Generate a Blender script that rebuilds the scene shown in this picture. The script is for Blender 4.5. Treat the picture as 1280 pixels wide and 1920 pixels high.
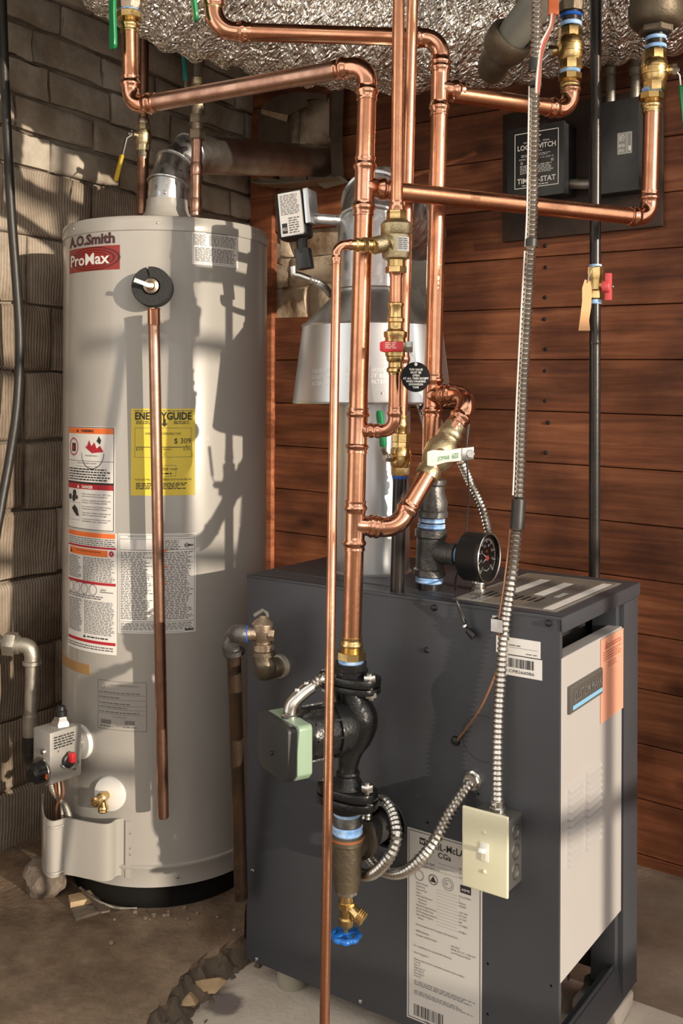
import bpy, bmesh, math, random
from mathutils import Vector, Matrix, noise
V = Vector
for o in list(bpy.data.objects): bpy.data.objects.remove(o, do_unlink=True)
SC = bpy.context.scene
COL = SC.collection
RAD = math.radians
# ------------------------------------------------------------------ camera
F, HY, EZ, ROLL = 1880.0, 744.0, 1.285, RAD(0.2)     # focal length in pixels of 1280x1920, horizon row, eye height
cd = bpy.data.cameras.new('camera'); cam = bpy.data.objects.new('camera', cd); COL.objects.link(cam)
cd.sensor_fit = 'VERTICAL'; cd.sensor_height = 36.0; cd.lens = F / 1920 * 36.0
cd.shift_y = -(960 - HY) / 1920; cd.clip_start = .05
cam.matrix_world = Matrix.Translation((0, 0, EZ)) @ Matrix.Rotation(RAD(90), 4, 'X') @ Matrix.Rotation(ROLL, 4, 'Z')
SC.camera = cam
# ------------------------------------------------------------------ world, sun, exposure
w = bpy.data.worlds.new('world'); SC.world = w; w.use_nodes = True
bg = w.node_tree.nodes['Background']; bg.inputs[0].default_value = (1.0, .96, .90, 1); bg.inputs[1].default_value = 1.8
sd = bpy.data.lights.new('sun_offscreen', 'SUN'); sun = bpy.data.objects.new('sun_offscreen', sd); COL.objects.link(sun)
sd.energy = 4.7; sd.angle = RAD(0.7); sd.color = (1.0, .87, .70)
SUN = V((-.66, .75, -.158)).normalized()
sun.rotation_euler = SUN.to_track_quat('-Z', 'Y').to_euler(); sun.location = (4, -4, 3)
SC.view_settings.view_transform = 'Standard'; SC.view_settings.look = 'None'
SC.view_settings.gamma = 1; SC.view_settings.use_curve_mapping = False; SC.view_settings.exposure = 0.0
# ------------------------------------------------------------------ geometry helpers
def at(px, py, Y):                      # a pixel of the photograph at its real depth
    a, b = px - 640, py - HY
    c, s = math.cos(ROLL), math.sin(ROLL)
    return V(((c * a + s * b) * Y / F, Y, EZ - (-s * a + c * b) * Y / F))
def ray(px, py): return at(px, py, 1.0) - V((0, 0, EZ))
def on_plane(px, py, p, n):
    d = ray(px, py); o = V((0, 0, EZ)); n = V(n)
    return o + d * ((V(p) - o).dot(n) / d.dot(n))
def floor_pt(px, py, z): return on_plane(px, py, (0, 0, z), (0, 0, 1))
Z = V((0, 0, 1)); X = V((1, 0, 0)); YY = V((0, 1, 0))
def frame(d):
    d = V(d).normalized(); a = Z if abs(d.z) < .9 else X
    e = a.cross(d).normalized(); return e, d.cross(e).normalized(), d
def smooth_path(pts, n=8):
    P = [V(p) for p in pts]; P = [P[0] * 2 - P[1]] + P + [P[-1] * 2 - P[-2]]; out = []
    for i in range(1, len(P) - 2):
        p0, p1, p2, p3 = P[i - 1:i + 3]
        for k in range(n):
            t = k / n
            out.append(.5 * (2 * p1 + (p2 - p0) * t + (2 * p0 - 5 * p1 + 4 * p2 - p3) * t * t + (3 * p1 - p0 - 3 * p2 + p3) * t ** 3))
    return out + [P[-2].copy()]
def resample(pts, step):
    out = [pts[0]]; acc = 0.0
    for a, b in zip(pts, pts[1:]):
        L = (b - a).length; t = step - acc
        while t <= L: out.append(a.lerp(b, t / L)); t += step
        acc = L - (t - step)
    return out
class MB:
    def __init__(s): s.v = []; s.f = []
    def add(s, vs, fs):
        b = len(s.v); s.v += [V(q) for q in vs]; s.f += [tuple(b + i for i in f) for f in fs]; return s
    def lathe(s, p, d, prof, n=24, cap=True, rot=0.0, sx=1.0):
        e, g, d = frame(d); p = V(p); vs = []; fs = []
        for (t, r) in prof:
            for k in range(n):
                a = 2 * math.pi * k / n + rot
                vs.append(p + d * t + e * (r * sx * math.cos(a)) + g * (r * math.sin(a)))
        for i in range(len(prof) - 1):
            for k in range(n):
                k2 = (k + 1) % n; fs.append((i * n + k, i * n + k2, (i + 1) * n + k2, (i + 1) * n + k))
        if cap: fs.append(tuple(range(n - 1, -1, -1))); fs.append(tuple(range((len(prof) - 1) * n, len(prof) * n)))
        return s.add(vs, fs)
    def cyl(s, a, b, r, n=20, r2=None):
        a = V(a); b = V(b); return s.lathe(a, b - a, [(0, r), ((b - a).length, r if r2 is None else r2)], n)
    def hexa(s, a, b, r, rot=0.0): return s.lathe(V(a), V(b) - V(a), [(0, r * .93), (.08 * (V(b) - V(a)).length, r), (.92 * (V(b) - V(a)).length, r), ((V(b) - V(a)).length, r * .93)], 6, rot=rot)
    def ball(s, c, r, n=14, sq=(1, 1, 1)):
        m = n // 2 + 1; b = len(s.v)
        s.lathe((0, 0, 0), Z, [(-math.cos(math.pi * i / m), max(1e-4, math.sin(math.pi * i / m))) for i in range(m + 1)], n)
        for i in range(b, len(s.v)): q = s.v[i]; s.v[i] = V(c) + V((q.x * r * sq[0], q.y * r * sq[1], q.z * r * sq[2]))
        return s
    def tube(s, pts, r, n=16, cap=True, rad=None):
        pts = [V(p) for p in pts]; m = len(pts); vs = []; fs = []; e = None
        for i, p in enumerate(pts):
            t = (pts[min(i + 1, m - 1)] - pts[max(i - 1, 0)]).normalized()
            if e is None: e = frame(t)[0]
            e = (e - t * e.dot(t)).normalized(); g = t.cross(e); q = rad[i] if rad else r
            for k in range(n):
                a = 2 * math.pi * k / n; vs.append(p + e * (q * math.cos(a)) + g * (q * math.sin(a)))
        for i in range(m - 1):
            for k in range(n):
                k2 = (k + 1) % n; fs.append((i * n + k, i * n + k2, (i + 1) * n + k2, (i + 1) * n + k))
        if cap: fs.append(tuple(range(n - 1, -1, -1))); fs.append(tuple(range((m - 1) * n, m * n)))
        return s.add(vs, fs)
    def strip(s, pts, side, wid, th):      # flat bar swept along points; side = width direction
        pts = [V(p) for p in pts]; m = len(pts); side = V(side).normalized(); vs = []; fs = []
        for i, p in enumerate(pts):
            t = (pts[min(i + 1, m - 1)] - pts[max(i - 1, 0)]).normalized(); g = t.cross(side).normalized()
            wd = wid[i] if isinstance(wid, (list, tuple)) else wid
            for a, b in ((-1, -1), (1, -1), (1, 1), (-1, 1)): vs.append(p + side * (a * wd / 2) + g * (b * th / 2))
        for i in range(m - 1):
            for k in range(4): k2 = (k + 1) % 4; fs.append((i * 4 + k, i * 4 + k2, i * 4 + 4 + k2, i * 4 + 4 + k))
        fs += [(3, 2, 1, 0), tuple((m - 1) * 4 + k for k in range(4))]
        return s.add(vs, fs)
    def box(s, c, size, ax=X, ay=YY, az=Z):
        c = V(c); ax, ay, az = V(ax), V(ay), V(az); vs = []
        for k in (-1, 1):
            for j in (-1, 1):
                for i in (-1, 1): vs.append(c + ax * (i * size[0] / 2) + ay * (j * size[1] / 2) + az * (k * size[2] / 2))
        return s.add(vs, [(0, 2, 3, 1), (4, 5, 7, 6), (0, 1, 5, 4), (2, 6, 7, 3), (0, 4, 6, 2), (1, 3, 7, 5)])
    def prism(s, poly, o, ax, ay, h):      # polygon in the ax/ay plane, extruded by h along ax x ay
        o = V(o); ax = V(ax); ay = V(ay); n = ax.cross(ay).normalized(); m = len(poly)
        vs = [o + ax * a + ay * b for a, b in poly] + [o + ax * a + ay * b + n * h for a, b in poly]
        fs = [tuple(range(m - 1, -1, -1)), tuple(range(m, 2 * m))] + [(i, (i + 1) % m, m + (i + 1) % m, m + i) for i in range(m)]
        return s.add(vs, fs)
    def build(s, name, mat, parent=None, bevel=0.0, seg=2, ang=38, flat=False, label=None):
        if parent is None:
            xs = [q.x for q in s.v]; ys = [q.y for q in s.v]; zs = [q.z for q in s.v]
            loc = V(((min(xs) + max(xs)) / 2, (min(ys) + max(ys)) / 2, min(zs)))
        else:
            loc = V((0, 0, 0)); p = parent
            while p is not None: loc += p.location; p = p.parent
        me = bpy.data.meshes.new(name); me.from_pydata([q - loc for q in s.v], [], s.f)
        if bevel:
            bm = bmesh.new(); bm.from_mesh(me)
            es = [e for e in bm.edges if len(e.link_faces) == 2 and e.calc_face_angle(0) > RAD(30)]
            bmesh.ops.bevel(bm, geom=es, offset=bevel, segments=seg, affect='EDGES', profile=.6, clamp_overlap=True)
            bm.to_mesh(me); bm.free()
        if not flat:
            me.polygons.foreach_set('use_smooth', [True] * len(me.polygons)); me.set_sharp_from_angle(angle=RAD(ang))
        me.materials.append(mat); me.update()
        o = bpy.data.objects.new(name, me); COL.objects.link(o)
        if parent is None: o.location = loc
        else: o.parent = parent
        if label: o['label'] = label
        return o
def tag(o, label=None, cat=None, group=None, kind=None):
    if label: o['label'] = label
    if cat: o['category'] = cat
    if group: o['group'] = group
    if kind: o['kind'] = kind
    return o
def thing(name, label, cat, loc, group=None):
    o = bpy.data.objects.new(name, None); COL.objects.link(o); o.location = V(loc); o.empty_display_size = .05
    return tag(o, label, cat, group)
# ------------------------------------------------------------------ materials
def mat(name, col, rough=.5, metal=0.0, var=None, vs=8.0, bump=0.0, bs=60.0, detail=4.0, spec=.5, rv=0.0, extra=None, coat=0.0):
    m = bpy.data.materials.new(name); m.use_nodes = True; nt = m.node_tree; N = nt.nodes; L = nt.links
    b = N['Principled BSDF']; b.inputs['Base Color'].default_value = (*col, 1); b.inputs['Roughness'].default_value = rough
    b.inputs['Metallic'].default_value = metal; b.inputs['Specular IOR Level'].default_value = spec
    if coat: b.inputs['Coat Weight'].default_value = coat
    tc = N.new('ShaderNodeTexCoord')
    cout = None
    if var:
        n1 = N.new('ShaderNodeTexNoise'); n1.inputs['Scale'].default_value = vs; n1.inputs['Detail'].default_value = detail
        n1.inputs['Roughness'].default_value = .6; L.new(tc.outputs['Object'], n1.inputs['Vector'])
        r = N.new('ShaderNodeValToRGB'); r.color_ramp.elements[0].position = .34; r.color_ramp.elements[1].position = .66
        r.color_ramp.elements[0].color = (*var, 1); r.color_ramp.elements[1].color = (*col, 1)
        L.new(n1.outputs['Fac'], r.inputs['Fac']); cout = r.outputs['Color']; L.new(cout, b.inputs['Base Color'])
        if rv:
            mr = N.new('ShaderNodeMapRange'); mr.inputs['To Min'].default_value = rough + rv; mr.inputs['To Max'].default_value = max(.03, rough - rv)
            mr.inputs['From Min'].default_value = .3; mr.inputs['From Max'].default_value = .7
            L.new(n1.outputs['Fac'], mr.inputs['Value']); L.new(mr.outputs['Result'], b.inputs['Roughness'])
    if bump:
        n2 = N.new('ShaderNodeTexNoise'); n2.inputs['Scale'].default_value = bs; n2.inputs['Detail'].default_value = 6
        L.new(tc.outputs['Object'], n2.inputs['Vector'])
        bp_ = N.new('ShaderNodeBump'); bp_.inputs['Strength'].default_value = bump; bp_.inputs['Distance'].default_value = .004
        L.new(n2.outputs['Fac'], bp_.inputs['Height']); L.new(bp_.outputs['Normal'], b.inputs['Normal'])
    if extra: extra(nt, N, L, b, tc, cout)
    return m
def mix_rgb(N, L, fac, a, b, mode='MIX'):
    m = N.new('ShaderNodeMix'); m.data_type = 'RGBA'; m.blend_type = mode
    for sock, val in ((m.inputs[0], fac), (m.inputs[6], a), (m.inputs[7], b)):
        if hasattr(val, 'links') or hasattr(val, 'is_linked'): L.new(val, sock)
        elif isinstance(val, (int, float)): sock.default_value = val
        else: sock.default_value = (*val, 1)
    return m.outputs[2]
def x_wood(nt, N, L, b, tc, cout):
    info = N.new('ShaderNodeObjectInfo'); sh = N.new('ShaderNodeVectorMath'); sh.operation = 'MULTIPLY_ADD'
    comb = N.new('ShaderNodeCombineXYZ')
    mu = N.new('ShaderNodeMath'); mu.operation = 'MULTIPLY'; mu.inputs[1].default_value = 37.0; L.new(info.outputs['Random'], mu.inputs[0])
    L.new(mu.outputs[0], comb.inputs[0]); L.new(mu.outputs[0], comb.inputs[2])
    mp = N.new('ShaderNodeMapping'); mp.vector_type = 'TEXTURE'; mp.inputs['Rotation'].default_value = (0, 0, RAD(-37)); mp.inputs['Scale'].default_value = (.9, .1, .05)
    L.new(tc.outputs['Object'], mp.inputs['Vector'])
    ad = N.new('ShaderNodeVectorMath'); ad.operation = 'ADD'; L.new(mp.outputs[0], ad.inputs[0]); L.new(comb.outputs[0], ad.inputs[1])
    g = N.new('ShaderNodeTexNoise'); g.inputs['Scale'].default_value = 2.2; g.inputs['Detail'].default_value = 7; g.inputs['Roughness'].default_value = .62; g.inputs['Distortion'].default_value = .6
    L.new(ad.outputs[0], g.inputs['Vector'])
    r = N.new('ShaderNodeValToRGB'); e = r.color_ramp.elements
    e[0].position = .32; e[0].color = (.17, .052, .022, 1); e[1].position = .70; e[1].color = (.44, .165, .072, 1)
    e2 = r.color_ramp.elements.new(.5); e2.color = (.30, .098, .040, 1)
    L.new(g.outputs['Fac'], r.inputs['Fac'])
    # each board its own tone
    hs = N.new('ShaderNodeHueSaturation'); mv = N.new('ShaderNodeMapRange'); mv.inputs['To Min'].default_value = .72; mv.inputs['To Max'].default_value = 1.25
    L.new(info.outputs['Random'], mv.inputs['Value']); L.new(mv.outputs[0], hs.inputs['Value']); L.new(r.outputs['Color'], hs.inputs['Color'])
    # broad dark weathering
    n3 = N.new('ShaderNodeTexNoise'); n3.inputs['Scale'].default_value = 5; n3.inputs['Detail'].default_value = 5; L.new(tc.outputs['Object'], n3.inputs['Vector'])
    r3 = N.new('ShaderNodeValToRGB'); r3.color_ramp.elements[0].position = .36; r3.color_ramp.elements[1].position = .6
    r3.color_ramp.elements[0].color = (.5, .45, .42, 1); r3.color_ramp.elements[1].color = (1, 1, 1, 1); L.new(n3.outputs['Fac'], r3.inputs['Fac'])
    # knots
    vo = N.new('ShaderNodeTexVoronoi'); vo.inputs['Scale'].default_value = 1.0
    mp2 = N.new('ShaderNodeMapping'); mp2.vector_type = 'TEXTURE'; mp2.inputs['Rotation'].default_value = (0, 0, RAD(-37)); mp2.inputs['Scale'].default_value = (.33, 1.0, .17); L.new(tc.outputs['Object'], mp2.inputs['Vector'])
    ad2 = N.new('ShaderNodeVectorMath'); ad2.operation = 'ADD'; L.new(mp2.outputs[0], ad2.inputs[0]); L.new(comb.outputs[0], ad2.inputs[1]); L.new(ad2.outputs[0], vo.inputs['Vector'])
    rk = N.new('ShaderNodeValToRGB'); rk.color_ramp.elements[0].position = .05; rk.color_ramp.elements[1].position = .17
    rk.color_ramp.elements[0].color = (.35, .28, .25, 1); rk.color_ramp.elements[1].color = (1, 1, 1, 1); L.new(vo.outputs['Distance'], rk.inputs['Fac'])
    c1 = mix_rgb(N, L, 1.0, hs.outputs['Color'], r3.outputs['Color'], 'MULTIPLY')
    c2 = mix_rgb(N, L, 1.0, c1, rk.outputs['Color'], 'MULTIPLY'); L.new(c2, b.inputs['Base Color'])
    bp_ = N.new('ShaderNodeBump'); bp_.inputs['Strength'].default_value = .35; bp_.inputs['Distance'].default_value = .003
    L.new(g.outputs['Fac'], bp_.inputs['Height']); L.new(bp_.outputs['Normal'], b.inputs['Normal'])
def x_grime(scale, dark, lo=.38, hi=.62, ribs=0.0, ang=23):
    def fn(nt, N, L, b, tc, cout):
        geo = N.new('ShaderNodeNewGeometry')
        n3 = N.new('ShaderNodeTexNoise'); n3.inputs['Scale'].default_value = scale; n3.inputs['Detail'].default_value = 7; n3.inputs['Roughness'].default_value = .65
        L.new(geo.outputs['Position'], n3.inputs['Vector'])
        r = N.new('ShaderNodeValToRGB'); r.color_ramp.elements[0].position = lo; r.color_ramp.elements[1].position = hi
        r.color_ramp.elements[0].color = (*dark, 1); r.color_ramp.elements[1].color = (1, 1, 1, 1); L.new(n3.outputs['Fac'], r.inputs['Fac'])
        L.new(mix_rgb(N, L, 1.0, cout, r.outputs['Color'], 'MULTIPLY'), b.inputs['Base Color'])
        if ribs:
            mp = N.new('ShaderNodeMapping'); mp.inputs['Rotation'].default_value = (0, 0, RAD(-(90 - ang))); L.new(geo.outputs['Position'], mp.inputs['Vector'])
            wv = N.new('ShaderNodeTexWave'); wv.bands_direction = 'X'; wv.inputs['Scale'].default_value = ribs; wv.inputs['Distortion'].default_value = .3; wv.inputs['Detail'].default_value = 1
            L.new(mp.outputs[0], wv.inputs['Vector'])
            old = b.inputs['Normal'].links[0].from_node
            b2 = N.new('ShaderNodeBump'); b2.inputs['Strength'].default_value = .45; b2.inputs['Distance'].default_value = .004
            L.new(wv.outputs['Fac'], b2.inputs['Height']); L.new(old.outputs['Normal'], b2.inputs['Normal']); L.new(b2.outputs['Normal'], b.inputs['Normal'])
    return fn
def x_spangle(nt, N, L, b, tc, cout):
    vo = N.new('ShaderNodeTexVoronoi'); vo.inputs['Scale'].default_value = 70; L.new(tc.outputs['Object'], vo.inputs['Vector'])
    mr = N.new('ShaderNodeMapRange'); mr.inputs['To Min'].default_value = .22; mr.inputs['To Max'].default_value = .48
    L.new(vo.outputs['Color'], mr.inputs['Value']); L.new(mr.outputs[0], b.inputs['Roughness'])
M = {}
M['copper'] = mat('copper', (.72, .36, .21), .25, 1, var=(.48, .22, .13), vs=14, rv=.07, bump=.05, bs=120)
M['copper_dull'] = mat('copper_tarnished', (.56, .34, .25), .36, 1, var=(.36, .20, .14), vs=22, rv=.08, bump=.06, bs=90)
M['copper_fit'] = mat('copper_fitting', (.74, .39, .25), .18, 1, var=(.54, .26, .17), vs=25, rv=.05)
M['copper_dark'] = mat('copper_old', (.36, .20, .13), .45, 1, var=(.16, .08, .05), vs=25, rv=.1)
M['brass'] = mat('brass', (.74, .53, .24), .26, 1, var=(.55, .38, .16), vs=30, rv=.08, bump=.08, bs=150)
M['brass_dull'] = mat('brass_cast', (.56, .47, .30), .42, 1, var=(.42, .34, .20), vs=30, bump=.25, bs=220)
M['bronze'] = mat('bronze_cast', (.50, .40, .31), .42, 1, var=(.36, .27, .20), vs=20, bump=.2, bs=200)
M['iron'] = mat('black_iron', (.055, .050, .048), .40, .6, var=(.03, .027, .025), vs=20, bump=.35, bs=160)
M['iron_grey'] = mat('malleable_iron', (.17, .165, .16), .42, .75, var=(.085, .08, .078), vs=16, bump=.3, bs=180)
M['black_pipe'] = mat('black_steel_pipe', (.022, .021, .021), .28, .5, var=(.05, .04, .035), vs=12, bump=.06, bs=100)
M['black_pipe_rust'] = mat('black_pipe_rusted', (.022, .019, .017), .4, .5, var=(.085, .048, .024), vs=7, bump=.15, bs=100)
M['pump_black'] = mat('pump_black_enamel', (.012, .012, .013), .25, .1, bump=.3, bs=150)
M['galv'] = mat('galvanised_steel', (.66, .67, .68), .32, 1, var=(.50, .51, .53), vs=10, extra=x_spangle)
M['galv_pipe'] = mat('galvanised_pipe', (.46, .43, .38), .5, .8, var=(.30, .27, .22), vs=18, bump=.2, bs=150)
M['alu'] = mat('aluminised_steel', (.70, .71, .73), .34, 1, var=(.60, .62, .65), vs=4)
M['zinc'] = mat('zinc_plated', (.66, .65, .62), .25, 1, var=(.5, .48, .45), vs=40)
M['conduit'] = mat('flex_conduit_steel', (.70, .68, .64), .28, 1, var=(.52, .50, .46), vs=30)
def x_foil(nt, N, L, b, tc, cout):
    prev = None
    for sc, rot, st in (((.016, .016, .10), (0, .55, 0), 1.0), ((.013, .013, .07), (.2, -.35, 0), .9), ((.008, .02, .03), (.5, .9, 0), .6)):
        mp = N.new('ShaderNodeMapping'); mp.vector_type = 'TEXTURE'; mp.inputs['Scale'].default_value = sc; mp.inputs['Rotation'].default_value = rot; L.new(tc.outputs['Object'], mp.inputs['Vector'])
        vo = N.new('ShaderNodeTexVoronoi'); vo.feature = 'DISTANCE_TO_EDGE'; vo.inputs['Scale'].default_value = 1.0; L.new(mp.outputs[0], vo.inputs['Vector'])
        bb_ = N.new('ShaderNodeBump'); bb_.inputs['Strength'].default_value = st; bb_.inputs['Distance'].default_value = .012; L.new(vo.outputs['Distance'], bb_.inputs['Height'])
        if prev: L.new(prev.outputs['Normal'], bb_.inputs['Normal'])
        prev = bb_
    L.new(prev.outputs['Normal'], b.inputs['Normal'])
M['foil'] = mat('foil_duct_jacket', (.90, .87, .82), .22, 1, var=(.80, .76, .70), vs=9, extra=x_foil)
M['tank'] = mat('tank_enamel', (.375, .353, .325), .28, 0, var=(.345, .325, .297), vs=3, coat=.3)
M['tank_dark'] = mat('tank_base_black', (.010, .009, .008), .95, spec=.15)
M['boiler'] = mat('boiler_jacket', (.060, .063, .074), .46, .25, var=(.052, .055, .064), vs=4, bump=.10, bs=500)
M['boiler_in'] = mat('boiler_interior', (.03, .029, .028), .6, .3)
M['panel'] = mat('boiler_door_light_grey', (.385, .365, .355), .5, 0, var=(.37, .35, .34), vs=3, bump=.05, bs=500)
M['wood'] = mat('redwood_board', (.3, .1, .04), .62, extra=x_wood)
M['wood_dark'] = mat('dark_backing_board', (.050, .028, .018), .6, var=(.03, .017, .012), vs=14, bump=.2, bs=40)
M['wood_gap'] = mat('sheathing_boards', (.16, .07, .035), .85, var=(.11, .045, .022), vs=9)
M['brick'] = mat('painted_brick', (.60, .54, .455), .88, var=(.47, .41, .33), vs=9, bump=.75, bs=38, extra=x_grime(3.2, (.50, .45, .40)))
M['block'] = mat('ribbed_clay_block', (.47, .40, .32), .9, var=(.33, .27, .21), vs=7, bump=.7, bs=42, extra=x_grime(2.6, (.42, .36, .31), ribs=34))
M['mortar'] = mat('mortar', (.36, .31, .25), .95, var=(.24, .20, .16), vs=14, bump=.9, bs=45, extra=x_grime(3.5, (.45, .40, .36)))
M['plaster'] = mat('chimney_masonry', (.68, .58, .44), .92, var=(.56, .44, .31), vs=7, bump=.9, bs=30, extra=x_grime(6, (.50, .38, .30), .36, .52))
M['dirt'] = mat('dirty_concrete_slab', (.34, .25, .17), .95, var=(.19, .135, .09), vs=11, detail=9, bump=1.0, bs=70, extra=x_grime(3.4, (.50, .43, .38)))
M['concrete'] = mat('worn_concrete', (.36, .285, .215), .9, var=(.26, .20, .15), vs=7, bump=.6, bs=60, extra=x_grime(5, (.72, .66, .60)))
def x_stain(nt, N, L, b, tc, cout):
    geo = N.new('ShaderNodeNewGeometry'); c = floor_pt(420, 1882, .05)
    nz = N.new('ShaderNodeTexNoise'); nz.inputs['Scale'].default_value = 45; L.new(geo.outputs['Position'], nz.inputs['Vector'])
    d = N.new('ShaderNodeVectorMath'); d.operation = 'DISTANCE'; d.inputs[1].default_value = c; L.new(geo.outputs['Position'], d.inputs[0])
    s = N.new('ShaderNodeMath'); s.operation = 'MULTIPLY_ADD'; s.inputs[1].default_value = .022; L.new(nz.outputs['Fac'], s.inputs[0]); L.new(d.outputs['Value'], s.inputs[2])
    r = N.new('ShaderNodeValToRGB'); r.color_ramp.elements[0].position = .044; r.color_ramp.elements[1].position = .056
    r.color_ramp.elements[0].color = (.34, .33, .36, 1); r.color_ramp.elements[1].color = (1, 1, 1, 1); L.new(s.outputs[0], r.inputs['Fac'])
    L.new(mix_rgb(N, L, 1.0, cout, r.outputs['Color'], 'MULTIPLY'), b.inputs['Base Color'])
M['pad'] = mat('concrete_pad', (.66, .585, .50), .9, var=(.56, .49, .41), vs=12, bump=.5, bs=90, extra=x_stain)
M['rubble'] = mat('rubble', (.15, .112, .08), .95, var=(.11, .085, .06), vs=14, bump=.9, bs=60)
M['rock'] = mat('concrete_lump', (.20, .16, .125), .95, var=(.13, .10, .075), vs=18, bump=.9, bs=80)
M['scrap'] = mat('pale_scrap_wood', (.55, .40, .24), .85, var=(.36, .24, .13), vs=14, bump=.4, bs=60)
M['paper'] = mat('label_white', (.74, .72, .69), .5)
M['paper_warm'] = mat('label_silver', (.62, .60, .57), .35, .15)
M['ink'] = mat('ink_black', (.02, .018, .018), .55)
M['ink_soft'] = mat('ink_grey', (.13, .125, .12), .6)
M['ink_red'] = mat('ink_red', (.42, .018, .03), .5)
M['ink_orange'] = mat('ink_orange', (.80, .17, .035), .5)
M['maroon'] = mat('badge_maroon', (.25, .018, .014), .4)
M['maroon_dark'] = mat('badge_swirl', (.055, .006, .006), .4)
M['maroon_ink'] = mat('brand_ink', (.06, .018, .022), .5)
M['yellow'] = mat('guide_yellow', (.72, .56, .06), .5)
M['salmon'] = mat('salmon_paper', (.66, .30, .20), .7)
M['salmon_ink'] = mat('salmon_print', (.45, .11, .06), .7)
M['tape'] = mat('brown_tape', (.36, .20, .08), .45)
M['green'] = mat('green_vinyl', (.005, .22, .07), .3)
M['teal'] = mat('teal_vinyl', (.01, .17, .15), .35)
M['yellow_v'] = mat('yellow_vinyl', (.72, .47, .02), .4)
M['red'] = mat('red_handle', (.52, .025, .03), .3)
M['red_soft'] = mat('faded_red_handle', (.62, .08, .09), .35)
M['white_v'] = mat('white_vinyl', (.70, .68, .60), .4)
M['white'] = mat('white_plastic', (.74, .73, .70), .35)
M['ivory'] = mat('ivory_plastic', (.72, .69, .50), .28)
M['pumpgreen'] = mat('pump_green_plastic', (.26, .36, .26), .4)
M['black'] = mat('black_plastic', (.010, .010, .011), .42)
M['tag_black'] = mat('tag_black_matt', (.012, .012, .014), .85, spec=.2)
M['rubber'] = mat('black_rubber', (.02, .018, .016), .45, bump=.2, bs=50)
M['foam'] = mat('black_foam', (.030, .030, .031), .95, bump=1.0, bs=260)
M['box_black'] = mat('box_black_enamel', (.020, .021, .023), .35, .1, var=(.035, .034, .034), vs=12, bump=.1, bs=90)
M['sealant'] = mat('blue_thread_sealant', (.16, .38, .78), .5, var=(.50, .66, .88), vs=60)
M['sealant_dk'] = mat('blue_sealant_dark', (.01, .09, .45), .4)
M['blue'] = mat('blue_handwheel', (.012, .13, .48), .25)
M['grey_box'] = mat('steel_box', (.38, .37, .35), .4, .9, var=(.28, .27, .26), vs=20)
M['pvc'] = mat('grey_drain_pipe', (.25, .25, .22), .55, var=(.19, .19, .165), vs=10, bump=.15, bs=60)
M['cast'] = mat('cast_fitting_brown', (.16, .125, .085), .5, .6, var=(.10, .08, .055), vs=18, bump=.3, bs=150)
M['cardboard'] = mat('manila_tag', (.72, .40, .19), .7)
M['wire_brown'] = mat('brown_wire', (.22, .10, .05), .5)
M['wire_white'] = mat('white_wire', (.72, .66, .58), .5)
M['orange'] = mat('orange_connector', (.75, .16, .04), .4)
M['glass'] = mat('gauge_glass', (.9, .9, .9), .05)
b_ = M['glass'].node_tree.nodes['Principled BSDF']; b_.inputs['Transmission Weight'].default_value = 1; b_.inputs['IOR'].default_value = 1.1
M['ceil'] = mat('ceiling_boards', (.10, .06, .035), .85, var=(.06, .035, .02), vs=9, bump=.3, bs=40)
M['rearwall'] = mat('rear_wall_paint', (.55, .50, .43), .9, var=(.48, .43, .36), vs=4)
M['paleframe'] = mat('rusty_sheet_metal', (.26, .20, .155), .5, .6, var=(.17, .12, .09), vs=9, bump=.2, bs=50)
M['glass_door'] = M['galv']
# ------------------------------------------------------------------ boiler frame of reference (used by the floor as well)
BA = V((.3777, 1.7202, 0)); BU = V((-.8193, .5733, 0)); BV = V((.5733, .8193, 0)); BW, BD = .40, .702
BZT, BZB = EZ - .3766, EZ - 1.1896
def bp(s, t, z): return BA + BU * s + BV * t + Z * z
# ------------------------------------------------------------------ floors
mb = MB()
mb.add([(-3, -2.5, .04), (4.5, -2.5, .04), (4.5, 4.5, .04), (-3, 4.5, .04)], [(0, 1, 2, 3)])
mb.add([(-3, -2.5, -.1), (4.5, -2.5, -.1), (4.5, 4.5, -.1), (-3, 4.5, -.1)], [(3, 2, 1, 0)])
tag(mb.build('floor', M['concrete'], flat=True), 'worn brown concrete floor beside the boiler', kind='structure')
SZ = EZ - 1.185                       # top of the raised slab that carries the water heater
random.seed(4)
edge_px = [(458, 1752), (446, 1760), (430, 1764), (412, 1778), (392, 1783), (374, 1797), (360, 1806), (352, 1822), (338, 1830), (334, 1846), (322, 1853), (316, 1868), (300, 1874), (296, 1890), (282, 1899), (276, 1915), (262, 1926), (255, 1945), (236, 1960), (215, 2000), (190, 2060)]
edge = [floor_pt(a, b, SZ) for a, b in edge_px]
poly = [V((-.22, 3.35, SZ)), V((-.22, 2.6, SZ)), V((-.218, 2.30, SZ))] + edge + [V((-.55, 1.0, SZ)), V((-.6, .2, SZ)), V((-2.4, .2, SZ)), V((-2.4, 3.35, SZ))]
mb = MB(); n = len(poly)
rings = [(0, 0.0), (.008, -.008), (.025, .004), (.045, -.012), (.09, .006)]
for i, (dz, jit) in enumerate(rings):
    for k, p in enumerate(poly):
        rag = 3 <= k < 3 + len(edge)
        j = V((random.uniform(-1, 1), random.uniform(-1, 1), random.uniform(-.5, .5))) * (.006 if rag and i else 0)
        mb.v.append(p + V((jit * (1 if rag else 0), jit * (1 if rag else 0), -dz)) + j)
for i in range(len(rings) - 1):
    for k in range(n): k2 = (k + 1) % n; mb.f.append((i * n + k2, i * n + k, (i + 1) * n + k, (i + 1) * n + k2))
mb.f.append(tuple(range(n)))
tag(mb.build('floor_ledge', M['dirt'], flat=True), 'raised dirty concrete slab with a broken edge', kind='structure')
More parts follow.
